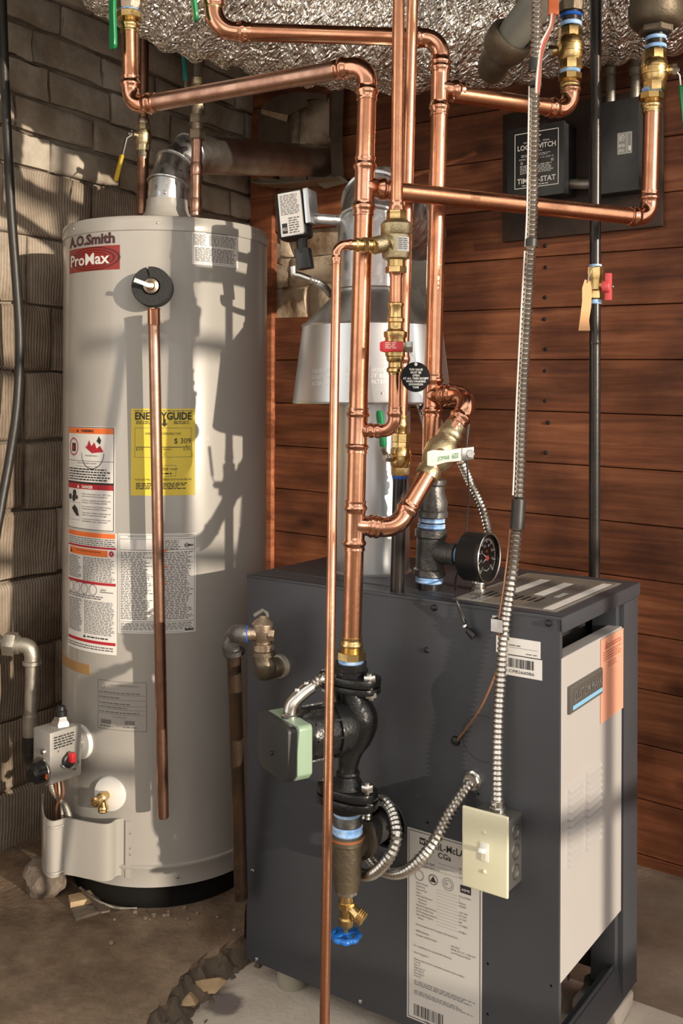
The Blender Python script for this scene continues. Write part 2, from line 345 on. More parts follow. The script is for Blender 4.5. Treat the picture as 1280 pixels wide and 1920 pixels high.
# concrete pad under the boiler
pc = V((-.195, 2.19, 0)); mb = MB()
outl = [(-.35, 0)] + [(-.35 + .06 * k, random.uniform(-.004, .004)) for k in range(1, 11)] + [(.32, 0), (.32, -1.15), (-.35, -1.15)]
mb.prism([(b, a) for a, b in outl], pc + Z * .0, BU, -BV, .05)
tag(mb.build('concrete_pad', M['pad'], bevel=.006), 'pale concrete pad with a dark round stain under the boiler', 'pad')
# ------------------------------------------------------------------ left masonry wall: bricks above, ribbed blocks below
LC = V((-.31, 3.53, 0)); LE = V((-.53, -.848, 0)).normalized(); LN = V((.848, -.53, 0)).normalized()
def rough_block(parent, name, o, e, nn, s0, s1, z0, z1, dep, m, jit, nx=4, nz=2, tilt=0):
    mb = MB(); g = min(.010, (z1 - z0) * .12)
    ss = [s0, s0 + g] + [s0 + (s1 - s0) * i / nx for i in range(1, nx)] + [s1 - g, s1]
    zs = [z0, z0 + g] + [z0 + (z1 - z0) * i / nz for i in range(1, nz)] + [z1 - g, z1]
    nS, nZ = len(ss), len(zs); off = random.uniform(-.004, .004)
    for j, zz in enumerate(zs):
        for i, s in enumerate(ss):
            rim = i in (0, nS - 1) or j in (0, nZ - 1)
            q = o + e * s + Z * zz
            h = dep * .55 if rim else dep + off + noise.noise(q * 9) * jit + noise.noise(q * 31) * jit * .6
            q = q + nn * h
            if rim: q = q + e * (noise.noise(q * 23) * jit * .8) + Z * (noise.noise(q * 19 + V((5, 2, 1))) * jit * .8)
            mb.v.append(q)
    for j in range(nZ - 1):
        for i in range(nS - 1): a = j * nS + i; mb.f.append((a, a + nS, a + nS + 1, a + 1))
    b = len(mb.v)
    corners = [o + e * s + Z * zz - nn * .02 for s, zz in ((s0, z0), (s1, z0), (s1, z1), (s0, z1))]; mb.v += corners
    mb.f.append(tuple([i for i in range(nS)] + [b + 1, b])); top = [(nZ - 1) * nS + i for i in range(nS)]
    mb.f.append(tuple(top[::-1] + [b + 3, b + 2]))
    mb.f.append(tuple([j * nS for j in range(nZ)][::-1] + [b, b + 3])); mb.f.append(tuple([j * nS + nS - 1 for j in range(nZ)] + [b + 2, b + 1]))
    return mb.build(name, m, parent, ang=60)
mb = MB(); q0 = LC - LN * .12 + LE * -.15
mb.box(LC + LE * 1.0 - LN * .058 + Z * 1.3, (2.6, .10, 2.8), LE, LN, Z)
WL = tag(mb.build('wall_left', M['mortar'], flat=True), 'old masonry wall of pale bricks over ribbed clay blocks', kind='structure')
random.seed(11)
z = EZ + .61; rows = []
for i in range(8): rows.append((z + .004, z + .087, 'brick', .25)); z += .095
z = EZ + .61
for i in range(10): rows.append((z - .178, z - .003, 'block', .36)); z -= .183
for ri, (z0, z1, kind, ln) in enumerate(rows):
    s = -.02 - random.uniform(0, ln * .8)
    while s < 2.1:
        l = ln * random.uniform(.86, 1.12)
        rough_block(WL, 'brick' if kind == 'brick' else 'clay_block', LC, LE, LN, max(s, 0.0) + .004, s + l - .006, z0 + random.uniform(-.002, .002), z1 + random.uniform(-.003, .002), .008, M['brick' if kind == 'brick' else 'block'], .010) if s + l > .03 else None
        s += l
# ------------------------------------------------------------------ timber wall (right), each board a part
WP = V((.848, 2.657, 0)); WE = V((-.7986, .6018, 0)); WN = V((-.6018, -.7986, 0))
def wall_pt(px, py, off=0.0): return on_plane(px, py, WP + WN * off, WN)
def wsz(p): d = V(p) - WP; return d.dot(WE), p[2]
mb = MB(); mb.box(WP + WE * -.1 - WN * .19 + Z * 1.3, (3.6, .10, 2.8), WE, WN, Z)
WR = tag(mb.build('wall_right', M['wood_gap'], flat=True), 'wall of horizontal reddish brown timber boards behind the boiler', kind='structure')
PITCH = .1463
zref = EZ + .101
hole1 = (.70, 1.40, EZ + .285, EZ + .73); hole2 = (1.085, 1.40, EZ + .73, EZ + 1.05)
random.seed(21)
def plank(s0, s1, z0, z1, tilt=.018):
    mb = MB(); th = .019 + random.uniform(-.002, .002); n = max(2, int((s1 - s0) / .25)); bow = random.uniform(-.0015, .0015)
    for face in (0, 1):
        for k in range(n + 1):
            s = s0 + (s1 - s0) * k / n
            for zz in (z0, z1):
                jz = noise.noise(V((s * 5, zz * 13, 3))) * .0018
                mb.v.append(WP + WE * s + Z * (zz + tilt * s + jz) + WN * (th if face else -.01))
    m = 2 * (n + 1)
    for k in range(n):
        a = 2 * k; mb.f += [(m + a, m + a + 1, m + a + 3, m + a + 2), (a, a + 2, a + 3, a + 1), (a + 1, a + 3, m + a + 3, m + a + 1), (a, m + a, m + a + 2, a + 2)]
    mb.f += [(0, 1, m + 1, m), (2 * n, m + 2 * n, m + 2 * n + 1, 2 * n + 1)]
    o = mb.build('plank', M['wood'], WR, bevel=.0016, seg=1)
    return o
for k in range(-10, 9):
    z0, z1 = zref + k * PITCH + .0012, zref + (k + 1) * PITCH - .0012; zm = (z0 + z1) / 2 + .02
    segs = [(-1.3, 1.46)]
    for (a, b, c, d) in (hole1, hole2):
        if c < zm < d: segs = [(-1.3, a + random.uniform(-.02, .02)), (b, 1.46)]
    for a, b in segs:
        j = random.choice([None, None, .25, -.35]) if b - a > 1.5 else None
        if k in (3,): j = .45
        if j is None: plank(a, b, z0, z1)
        else: plank(a, j - .0015, z0, z1); plank(j + .0015, b, z0, z1)
# nail heads in a vertical line on the boards
for k in range(-2, 3):
    for dz in (.03, .115):
        p = wall_pt(1023 - k * 2, 600, .020); s, _ = wsz(p); q = WP + WE * (s + random.uniform(-.006, .006)) + Z * (zref + k * PITCH + dz + .018 * s) + WN * .018
        mb = MB(); mb.lathe(q, WN, [(0, .0065), (.002, .006), (.0035, .003)], 10); mb.build('nail_head', M['iron'], WR)
# chimney masonry seen through the opening in the boards
CH = WP - WN * .018
mb = MB(); mb.box(CH + WE * 1.0 - WN * .03 + Z * (EZ + .62), (1.0, .04, 1.2), WE, WN, Z)
WC = tag(mb.build('wall_chimney', M['mortar'], flat=True), 'rough cream masonry chimney showing through the boarded wall', kind='structure')
random.seed(5); z = EZ + .10
while z < EZ + 1.1:
    h = random.uniform(.10, .17); s = .55
    while s < 1.48:
        l = random.uniform(.18, .34); rough_block(WC, 'chimney_stone', CH, WE, WN, s + .002, min(s + l, 1.5) - .002, z + .002, z + h - .002, .012, M['plaster'], .018, 4, 3); s += l
    z += h
# corner post and dark corner board
mb = MB(); mb.box(WP + WE * 1.385 + WN * .022 + Z * (EZ - .1), (.10, .03, 1.75), WE, WN, Z)
tag(mb.build('trim_1', M['wood'], bevel=.003), 'reddish timber post in the corner behind the water heater', kind='structure')
# ------------------------------------------------------------------ ceiling boards and joists above the frame
mb = MB(); mb.box((.2, 2.6, EZ + 1.42), (3.4, 3.0, .04)); CE = tag(mb.build('ceiling', M['ceil'], flat=True), 'dark boarded basement ceiling', kind='structure')
for k in range(6):
    mb = MB(); mb.box((-1.2 + k * .55, 2.6, EZ + 1.33), (.045, 3.0, .15)); mb.build('joist', M['ceil'], CE)
# ------------------------------------------------------------------ rear wall of the room with the glazed door that lets the low sun in
RY = -.6; wx0, wx1, wz0, wz1 = 1.60, 3.74, EZ - .62, EZ + 1.55
mb = MB()
for x0, x1, z0, z1 in ((-2.6, -1.1, -.1, 3.4), (-1.1, 1.2, -.1, .95), (-1.1, 1.2, 2.45, 3.4), (1.2, wx0, -.1, 3.4), (wx1, 5.6, -.1, 3.4), (wx0, wx1, -.1, wz0), (wx0, wx1, wz1, 3.4)):  # second opening beside the door, added out of view to admit sky light
    mb.box(((x0 + x1) / 2, RY, (z0 + z1) / 2), (x1 - x0, .12, z1 - z0))
tag(mb.build('wall_rear', M['rearwall'], flat=True), 'pale painted rear wall around the glazed door', kind='structure')
WD = tag(bpy.data.objects.new('window_1', None), 'glazed rear door with muntin bars', kind='structure'); COL.objects.link(WD); WD.location = ((wx0 + wx1) / 2, RY, wz0)
def bar(x0, x1, z0, z1, nm): MB().box(((x0 + x1) / 2, RY, (z0 + z1) / 2), (x1 - x0, .035, z1 - z0)).build(nm, M['white'], WD)
for xx in (2.19, 2.72, 3.25): bar(xx - .022, xx + .022, wz0, wz1, 'muntin')
for zz in (1.23, .737, .245, -.25): bar(wx0, wx1, EZ + zz - .02, EZ + zz + .02, 'muntin')
for a in ((wx0, wx0 + .05, wz0, wz1), (wx1 - .05, wx1, wz0, wz1), (wx0, wx1, wz0, wz0 + .05), (wx0, wx1, wz1 - .05, wz1)): bar(*a, 'window_frame')
# ------------------------------------------------------------------ flat print: stickers, lettering
_tc = {}
def glyphs(s, bold=0.0):
    k = (s, bold)
    if k not in _tc:
        c = bpy.data.curves.new('lettering', 'FONT'); c.body = s; c.size = 1; c.resolution_u = 2; c.offset = bold; c.fill_mode = 'FRONT'
        o = bpy.data.objects.new('lettering', c); COL.objects.link(o)
        dg = bpy.context.evaluated_depsgraph_get(); me = o.evaluated_get(dg).to_mesh()
        vs = [(q.co.x, q.co.y) for q in me.vertices]; fs = [tuple(p.vertices) for p in me.polygons]
        o.evaluated_get(dg).to_mesh_clear(); bpy.data.objects.remove(o); bpy.data.curves.remove(c)
        w = max([q[0] for q in vs] or [0]); _tc[k] = (vs, fs, w)
    return _tc[k]
def fmap(o, ax, ay):
    o = V(o); ax = V(ax).normalized(); ay = V(ay).normalized(); n = ax.cross(ay)
    return lambda u, v, d=0.0: o + ax * u + ay * v + n * d
class Print:
    def __init__(s, mp, lift=.0005): s.mp = mp; s.m = {}; s.lift = lift; s.step = .012
    def _mb(s, ink): return s.m.setdefault(ink, MB())
    def rect(s, ink, u0, v0, u1, v1, lift=None):
        mb = s._mb(ink); n = max(1, int(abs(u1 - u0) / s.step)); L = s.lift if lift is None else lift
        for i in range(n):
            a, b = u0 + (u1 - u0) * i / n, u0 + (u1 - u0) * (i + 1) / n
            mb.add([s.mp(a, v0, L), s.mp(b, v0, L), s.mp(b, v1, L), s.mp(a, v1, L)], [(0, 1, 2, 3)])
    def frame(s, ink, u0, v0, u1, v1, t=.001):
        s.rect(ink, u0, v0, u1, v0 + t); s.rect(ink, u0, v1 - t, u1, v1); s.rect(ink, u0, v0, u0 + t, v1); s.rect(ink, u1 - t, v0, u1, v1)
    def text(s, ink, t, u, v, h, al='l', bold=0.0, w=None, lift=None, skew=0.0):
        vs, fs, W = glyphs(t, bold); sx = h / .72
        k = (w / W) if w else sx
        du = {'l': 0, 'c': -W * k / 2, 'r': -W * k}[al]; L = (s.lift * 1.6) if lift is None else lift
        s._mb(ink).add([s.mp(u + du + (a + skew * b) * k, v + b * sx, L) for a, b in vs], fs)
    def lines(s, ink, u0, v0, u1, v1, n, seed=0, fill=.55, ragged=.25):
        r = random.Random(seed); mb = s._mb(ink); p = (v1 - v0) / n
        for i in range(n):
            v = v1 - p * (i + .5); u = u0; end = u1 - (u1 - u0) * r.random() * ragged; h = p * fill / 2
            while u < end - .002:
                l = min(r.uniform(.004, .013), end - u)
                mb.add([s.mp(u, v - h, s.lift), s.mp(u + l, v - h, s.lift), s.mp(u + l, v + h, s.lift), s.mp(u, v + h, s.lift)], [(0, 1, 2, 3)]); u += l + .0022
    def barcode(s, ink, u0, v0, u1, v1, n=26, seed=1):
        r = random.Random(seed); p = (u1 - u0) / n
        for i in range(n): s.rect(ink, u0 + p * i, v0, u0 + p * (i + r.choice([.3, .5, .75])), v1)
    def poly(s, ink, pts, lift=None):
        L = (s.lift * 1.3) if lift is None else lift; s._mb(ink).add([s.mp(a, b, L) for a, b in pts], [tuple(range(len(pts)))])
    def ring(s, ink, u, v, r, t, n=20, a0=0, a1=360):
        mb = s._mb(ink); pts = []
        for k in range(n + 1):
            a = RAD(a0 + (a1 - a0) * k / n); pts += [s.mp(u + r * math.cos(a), v + r * math.sin(a), s.lift * 1.2), s.mp(u + (r - t) * math.cos(a), v + (r - t) * math.sin(a), s.lift * 1.2)]
        mb.add(pts, [(2 * k, 2 * k + 2, 2 * k + 3, 2 * k + 1) for k in range(n)])
    def sheet(s, parent, m, u0, v0, u1, v1, th=.0006, name='sticker', label=None, round_=0.0):
        n = max(1, int((u1 - u0) / .012)); mb = MB(); vs = []; fs = []
        for i in range(n + 1):
            u = u0 + (u1 - u0) * i / n
            vs += [s.mp(u, v0, -.0002), s.mp(u, v1, -.0002), s.mp(u, v0, th), s.mp(u, v1, th)]
        for i in range(n):
            a = 4 * i; fs += [(a + 2, a + 6, a + 7, a + 3), (a, a + 4, a + 6, a + 2), (a + 1, a + 3, a + 7, a + 5), (a, a + 1, a + 5, a + 4)]
        fs += [(0, 2, 3, 1), (4 * n, 4 * n + 1, 4 * n + 3, 4 * n + 2)]
        mb.add(vs, fs); s.lift = th + .0004
        return mb.build(name, m, parent, label=label)
    def done(s, parent, name='printing'):
        for ink, mb in s.m.items():
            if mb.f: mb.build(name, M[ink], parent, flat=True)['kind'] = 'stuff'
# ------------------------------------------------------------------ water heater
TC = V((-.4442, 2.546, 0)); TR = .2535; TZ0, TZ1 = EZ - 1.120, EZ + .4137; KT = 1.11
def tdir(a): return V((math.sin(a), -math.cos(a), 0))
def tpt(a, z, r=TR): return TC + tdir(a) * r + Z * z
def on_tank(px, py, r=TR):
    d = ray(px, 744); t = d.x / d.y; lo, hi = RAD(-80), RAD(80)
    for _ in range(50):
        m = (lo + hi) / 2; p = tpt(m, 0, r)
        if p.x / p.y < t: lo = m
        else: hi = m
    Y = tpt(lo, 0, r).y
    return lo, at(px, py, Y).z
def tmap(px, py, r=TR):
    a0, z0 = on_tank(px, py, r)
    return lambda u, v, d=0.0: tpt(a0 + u / r, z0 + v, r + d)
def twh(x0, y0, x1, y1):
    a0, z1 = on_tank(x0, y0); a1, _ = on_tank(x1, y0); _, z0 = on_tank(x0, y1); return (a1 - a0) * TR, z1 - z0
WH = thing('water_heater', 'tall beige gas water heater with stickers standing in the corner', 'water heater', (TC.x, TC.y, SZ))
mb = MB(); mb.lathe(TC + Z * TZ0, Z, [(0, TR - .004), (.02, TR), (TZ1 - TZ0 - .014, TR), (TZ1 - TZ0 - .004, TR - .004)], 96); mb.build('tank_jacket', M['tank'], WH)
mb = MB(); mb.lathe(TC + Z * (TZ1 - .033), Z, [(-.002, TR), (0, TR + .0025), (.006, TR + .003), (.026, TR + .002), (.032, TR - .001), (.0345, TR - .008), (.0345, .01)], 96)
tp = mb.build('top_pan', M['tank'], WH)
mb = MB(); mb.lathe(TC + Z * (TZ0 - .004), Z, [(0, TR - .002), (.001, TR + .002), (.040, TR + .002), (.044, TR + .005), (.049, TR + .005), (.052, TR)], 96); bb = mb.build('bottom_band', M['tank'], WH)
mb = MB(); mb.lathe(TC + Z * (SZ - .003), Z, [(0, TR - .028), (.055, TR - .026), (.066, TR - .03)], 64); mb.build('base_ring', M['tank_dark'], WH)
def screw(p, n, r, m, parent, name='screw'):
    mb = MB(); mb.lathe(p, n, [(-.002, r), (0, r), (r * .55, r * .75), (r * .75, r * .25)], 12); mb.build(name, m, parent)
for px in (136, 294, 477): a, z = on_tank(px, 420, TR + .003); screw(tpt(a, TZ1 - .018, TR + .002), tdir(a), .0035, M['zinc'], tp)
a, z = on_tank(335, 1650, TR); screw(tpt(a, TZ0 + .017, TR + .002), tdir(a), .004, M['zinc'], bb)
# draft hood on top, standing on legs
HZ = TZ1 + .002
mb = MB(); mb.lathe(TC + Z * (HZ + .014), Z, [(a * KT, b * KT) for a, b in [(0, .074), (.004, .075), (.007, .072), (.020, .058), (.032, .050), (.046, .0475), (.060, .0465), (.060, .043), (.046, .044), (.03, .048), (.004, .070)]], 48, cap=False); dh = mb.build('draft_hood', M['tank'], WH)
for k in range(4):
    a = RAD(45 + 90 * k + 20); c = TC + tdir(a) * .066; MB().box(c + Z * (HZ + .009), (.011, .004, .022), V((math.cos(a), math.sin(a), 0)), tdir(a), Z).build('hood_leg', M['tank'], dh)
# burner access cover, a bulging sheet at the foot
def sheet_wall(pl, z0, z1, th, name, m, parent, roll=True):
    mb = MB(); pts = smooth_path([V((p.x, p.y, 0)) for p in pl], 6); n = len(pts); vs = []; fs = []
    for i, p in enumerate(pts):
        t = (pts[min(i + 1, n - 1)] - pts[max(i - 1, 0)]).normalized(); g = V((t.y, -t.x, 0)) * th
        vs += [p + Z * z0, p + Z * z1, p + g + Z * z1, p + g + Z * z0]
    for i in range(n - 1):
        for k in range(4): k2 = (k + 1) % 4; fs.append((4 * i + k, 4 * i + k2, 4 * i + 4 + k2, 4 * i + 4 + k))
    fs += [(3, 2, 1, 0), tuple(4 * (n - 1) + k for k in range(4))]; mb.add(vs, fs); return mb.build(name, m, parent)
a_c, _ = on_tank(243, 1600)
pl = [at(a, 744, y) for a, y in ((85, 2.44), (84, 2.36), (88, 2.305), (100, 2.285), (112, 2.29), (124, 2.30), (142, 2.295), (170, 2.28), (196, 2.27), (210, 2.275), (221, 2.295), (243, 2.304))]
cz0, cz1 = EZ - 1.097, EZ - .968
ac = sheet_wall(pl, cz0, cz1, .0035, 'access_cover', M['tank'], WH)
ac['label'] = 'bulging beige burner access cover'
for zz in (cz0 + .012, cz1 - .012):
    mb = MB(); q = smooth_path([at(a, 744, y) + Z * (zz - EZ) for a, y in ((87, 2.305), (99, 2.280), (112, 2.284), (122, 2.294))], 4); mb.tube(q, .0025, 8); mb.build('cover_bead', M['tank'], ac)
mb = MB(); mb.add([tpt(a_c - .02, cz0 - .005, TR + .004), tpt(a_c + .03, cz0 - .005, TR + .004), tpt(a_c + .03, cz1 - .004, TR + .004), tpt(a_c - .02, cz1 - .004, TR + .004), tpt(a_c - .02, cz0 - .005, TR - .004), tpt(a_c + .03, cz0 - .005, TR - .004), tpt(a_c + .03, cz1 - .004, TR - .004), tpt(a_c - .02, cz1 - .004, TR - .004)],
       [(0, 1, 2, 3), (7, 6, 5, 4), (0, 4, 5, 1), (1, 5, 6, 2), (2, 6, 7, 3), (3, 7, 4, 0)]); cfl = mb.build('cover_flange', M['tank'], ac)
rivet_cuts = [(tpt(a_c + .018, cz0 + zz, TR + .010), tpt(a_c + .018, cz0 + zz, TR - .010)) for zz in (.098, .064, .050, .020)]
# relief valve with foam collar
ta, tz = on_tank(288, 541); tn = tdir(ta); tt = V((math.cos(ta), math.sin(ta), 0)); tp0 = tpt(ta, tz)
mb = MB(); n = 40; g0, g1 = RAD(100), RAD(106)
prof = []
for i in range(n + 1):
    a = g1 + (2 * math.pi - (g1 - g0)) * i / n; prof.append((math.cos(a), math.sin(a)))
for i, (c, s) in enumerate(prof):
    for r, d in ((.0445, -.004), (.0445, .046), (.043, .049), (.0200, .049), (.0185, .046), (.0185, -.004)): mb.v.append(tp0 + tt * (c * r) + Z * (s * r) + tn * d)
for i in range(n):
    for k in range(6): k2 = (k + 1) % 6; mb.f.append((i * 6 + k, i * 6 + 6 + k, i * 6 + 6 + k2, i * 6 + k2))
mb.f += [tuple(range(6)), tuple(n * 6 + k for k in range(5, -1, -1))]
foam = mb.build('foam_collar', M['foam'], WH, label='black foam collar')
mb = MB(); mb.lathe(tp0 + tn * .0, tn, [(0, .015), (.050, .015), (.052, .0170), (.056, .0170), (.059, .010), (.064, .008), (.066, .003)], 28); rv = mb.build('relief_valve', M['bronze'], WH)
mb = MB(); q = tp0 + tn * .064; mb.strip([q + tt * .006, q - tt * .004 + tn * .003, q - tt * .020 + Z * .006 + tn * .010, q - tt * .034 + Z * .011 + tn * .010], Z * .9 + tt * .3, [.008, .009, .0085, .0095], .0022); mb.build('test_lever', M['zinc'], rv)
# copper discharge pipe from the relief valve
DP = thing('discharge_pipe', 'copper discharge pipe hanging down the front of the water heater', 'pipe', at(305, 1533, 2.228))
a1, a2 = at(288, 578, 2.228), at(306, 1533, 2.228)
d = (a2 - a1).normalized()
MB().tube([a1 + d * .02, a2 - d * .003, a2], .0128, 24, rad=[.0128, .0128, .0118]).build('pipe', M['copper_dull'], DP)
MB().lathe(a1, d, [(0, .0145), (.002, .0152), (.005, .0140), (.036, .0140), (.038, .0132)], 24).build('adapter', M['copper_fit'], DP)
# drain valve
da, dz = on_tank(209, 1488); dn = tdir(da); dt = V((math.cos(da), math.sin(da), 0)); d0 = tpt(da, dz)
DV = thing('drain_valve', 'brass drain cock on a white round escutcheon low on the water heater', 'valve', d0 - Z * .036)
MB().lathe(d0, dn, [(-.006, .040), (.002, .040), (.006, .038), (.010, .022), (.010, .012)], 40).build('escutcheon', M['white'], DV)
q = d0 + dn * .008 - dt * .004; mb = MB(); mb.lathe(q, dn, [(0, .010), (.012, .010), (.016, .0125), (.024, .0125), (.028, .009), (.036, .009), (.038, .011), (.046, .011), (.048, .006), (.055, .005)], 20)
mb.cyl(q + dn * .02, q + dn * .02 - Z * .020 + dt * .004, .009); mb.lathe(q + dn * .02 - Z * .018 + dt * .004, -Z, [(0, .011), (.004, .0125), (.007, .011), (.010, .0125), (.013, .011)], 20); mb.build('valve_body', M['brass'], DV)
# ------------------------------------------------------------------ stickers on the jacket
def sticker(x0, y0, x1, y1, m, label, th=.0006):
    w, h = twh(x0, y0, x1, y1); P = Print(tmap(x0, y1)); o = P.sheet(WH, m, 0, 0, w, h, th, 'sticker', label) if m else None
    return P, o, w, h
P, o, w, h = sticker(130, 436, 224, 514, M['tank'], 'brand lettering above a maroon badge', .0004)
P.text('maroon_ink', 'A.O.Smith', w * .03, h * .62, h * .24, bold=.04, w=w * .90)
P.rect('maroon', 0.0, 0.0, w, h * .56); L0 = P.lift
for k, (a, b) in enumerate(((.46, .27), (.38, .21), (.30, .15))):
    for i in range(26):
        t0, t1 = RAD(360 * i / 26), RAD(360 * (i + 1) / 26)
        P.poly('maroon_dark', [(w * .55 + w * a * r * math.cos(t), h * .28 + h * b * r * math.sin(t)) for t, r in ((t0, 1), (t1, 1), (t1, .93), (t0, .93))], lift=L0 + .0003)
P.text('paper', 'ProMax', w * .05, h * .15, h * .27, bold=.018, w=w * .80, lift=L0 + .0008); P.done(o)
P, o, w, h = sticker(359, 430, 445, 495, M['paper'], 'white notice with fine print')
P.frame('ink_soft', .003, .003, w - .003, h - .003, .0006); P.text('ink', 'RELIEF VALVE OPENING', w / 2, h * .90, h * .04, 'c', w=w * .45)
P.lines('ink_soft', .004, h * .55, w * .30, h * .88, 11, 3); P.lines('ink_soft', w * .33, h * .55, w - .006, h * .88, 12, 4, .6, .08); P.lines('ink_soft', .006, h * .08, w - .006, h * .50, 14, 5, .6, .1); P.done(o)
P, o, w, h = sticker(246, 766, 366, 929, M['yellow'], 'yellow energy guide label')
P.lines('ink_soft', w * .05, h * .965, w * .96, h * .985, 1, 8, .5, 0)
P.text('ink', 'ENERGYGUIDE', w * .06, h * .875, h * .085, bold=.03, w=w * .88)
P.poly('ink', [(w * .50, h * .88), (w * .54, h * .88), (w * .54, h * .83), (w * .57, h * .83), (w * .52, h * .79), (w * .47, h * .83), (w * .50, h * .83)])
P.lines('ink', w * .08, h * .82, w * .34, h * .86, 3, 9); P.lines('ink', w * .66, h * .82, w * .94, h * .86, 3, 10)
P.frame('ink_soft', w * .06, h * .44, w * .94, h * .78, .0008); P.text('ink', 'ESTIMATED YEARLY OPERATING COSTS', w * .5, h * .70, h * .025, 'c', w=w * .55)
P.text('ink', '$ 309', w * .93, h * .60, h * .062, 'r'); P.rect('ink', w * .08, h * .552, w * .92, h * .56)
P.poly('ink', [(w * .84, h * .575), (w * .88, h * .575), (w * .86, h * .563)])
P.text('ink', '$ 273', w * .08, h * .52, h * .026); P.text('ink', '$ 354', w * .92, h * .52, h * .026, 'r'); P.text('ink', 'SIMILAR MODELS', w * .5, h * .525, h * .018, 'c')
P.frame('ink_soft', w * .32, h * .22, w * .70, h * .35, .0008); P.text('ink', '254', w * .48, h * .29, h * .035); P.text('ink', 'THERMS', w * .60, h * .295, h * .018); P.lines('ink', w * .44, h * .24, w * .66, h * .265, 1, 12)
P.text('ink', 'YOUR COST WILL DEPEND ON YOUR UTILITY RATES AND USE', w * .5, h * .175, h * .02, 'c', w=w * .88)
P.lines('ink', w * .08, h * .07, w * .93, h * .15, 4, 13); P.done(o)
P, o, w, h = sticker(129, 798, 216, 988, M['paper'], 'warning and danger label')
P.frame('ink', .002, .002, w - .002, h * .995, .0016); P.rect('ink_orange', .004, h * .93, w - .004, h * .985); P.text('ink', '⚠ WARNING' if False else 'WARNING', w * .52, h * .945, h * .026, 'c', bold=.03, lift=P.lift + .0004)
P.poly('ink', [(w * .27, h * .945), (w * .33, h * .945), (w * .30, h * .972)], lift=P.lift + .0004)
P.ring('ink_red', w * .19, h * .80, w * .125, w * .018); P.rect('ink', w * .14, h * .755, w * .245, h * .835); P.rect('ink_red', w * .17, h * .77, w * .22, h * .815, P.lift + .0006)
fl = [(w * .42, h * .76), (w * .48, h * .82), (w * .50, h * .79), (w * .56, h * .87), (w * .60, h * .81), (w * .66, h * .85), (w * .70, h * .79), (w * .76, h * .82), (w * .82, h * .76), (w * .62, h * .745)]
for i in range(1, len(fl) - 2): P.poly('ink_red', [(w * .62, h * .745), fl[i], fl[i + 1]])
P.poly('ink', [(w * .70, h * .86), (w * .74, h * .91), (w * .78, h * .87), (w * .76, h * .83)]); P.ring('ink', w * .61, h * .745, w * .22, w * .01, 16, 180, 360); P.text('ink', 'Flammable Vapors', w * .6, h * .715, h * .016, 'c')
P.rect('ink', .003, h * .665, w - .003, h * .669); P.text('ink', 'FIRE AND EXPLOSION HAZARD', w * .5, h * .64, h * .014, 'c'); P.text('ink', 'Can result in serious injury or death', w * .5, h * .612, h * .012, 'c', w=w * .45)
P.lines('ink', w * .05, h * .475, w * .95, h * .60, 5, 15, .5, .1)
P.rect('ink', .003, h * .445, w - .003, h * .465); P.rect('ink_red', .004, h * .395, w - .004, h * .445); P.text('paper', 'DANGER', w * .52, h * .405, h * .028, 'c', bold=.03, lift=P.lift + .0005); P.poly('paper', [(w * .29, h * .405), (w * .35, h * .405), (w * .32, h * .435)], lift=P.lift + .0005)
for (u, v, r) in ((.22, .35, .05), (.09, .31, .045), (.20, .30, .05), (.28, .31, .03)): P.ring('ink', w * u, h * v, w * r, w * r * .9, 10)
P.rect('ink', w * .18, h * .30, w * .21, h * .36); P.poly('ink', [(w * .14, h * .20), (w * .22, h * .235), (w * .30, h * .20), (w * .34, h * .13), (w * .28, h * .13), (w * .20, h * .165)])
P.frame('ink_soft', w * .05, h * .09, w * .36, h * .26, .0006)
for k, (s1, s2) in enumerate((('Water temperature over 125°F can', 'cause severe burns instantly or'), ('Children, disabled and elderly are', 'at highest risk of being scalded.'), ('See instruction manual before setting', 'temperature at water heater.'), ('Feel water before bathing or', 'showering.'), ('Temperature limiting valves are', 'available, see manual.'))):
    v = h * (.345 - k * .06); P.text('ink', s1, w * .41, v, h * .0135, w=w * .53); P.text('ink', s2, w * .41, v - h * .022, h * .0135, w=w * .48)
P.done(o)
P, o, w, h = sticker(130, 990, 220, 1209, M['paper'], 'long instruction label with red bands')
P.rect('ink_orange', .002, h * .955, w - .004, h * .995); P.lines('ink_soft', .004, h * .885, w - .004, h * .95, 4, 21, .5, .1); P.rect('ink_red', .002, h * .865, w - .002, h * .882)
P.rect('ink_orange', w * .06, h * .80, w * .86, h * .855); P.text('ink', 'FOR YOUR SAFETY READ BEFORE', w * .5, h * .83, h * .012, 'c', w=w * .5, lift=P.lift + .0004)
P.poly('ink', [(w * .08, h * .81), (w * .14, h * .81), (w * .11, h * .845)], lift=P.lift + .0004); P.ring('ink_red', w * .92, h * .83, w * .04, w * .03, 10)
P.lines('ink_soft', .004, h * .60, w * .38, h * .79, 15, 22); P.lines('ink_soft', w * .41, h * .59, w - .004, h * .79, 15, 23, .5, .12)
P.rect('ink_red', .002, h * .565, w - .002, h * .588)
for k in range(4): P.ring('ink_soft', w * (.10 + k * .17), h * .52, w * .075, w * .008, 16)
P.text('ink_soft', 'pilot', w * .75, h * .52, h * .022); P.rect('ink_soft', w * .74, h * .505, w * .95, h * .512); P.lines('ink_soft', .004, h * .44, w * .95, h * .475, 2, 24)
P.lines('ink_soft', .004, h * .15, w * .40, h * .43, 22, 25); P.lines('ink_soft', w * .44, h * .15, w - .004, h * .43, 22, 26, .5, .1)
P.poly('ink', [(w * .42, h * .115), (w * .48, h * .115), (w * .45, h * .14)]); P.lines('ink', w * .50, h * .115, w * .95, h * .135, 1, 27)
P.rect('ink_red', .002, h * .075, w - .002, h * .10); P.lines('ink_soft', .004, h * .02, w * .95, h * .06, 2, 28, .5, 0); P.done(o)
P, o, w, h = sticker(223, 1000, 368, 1186, M['paper'], 'white temperature and installation label')
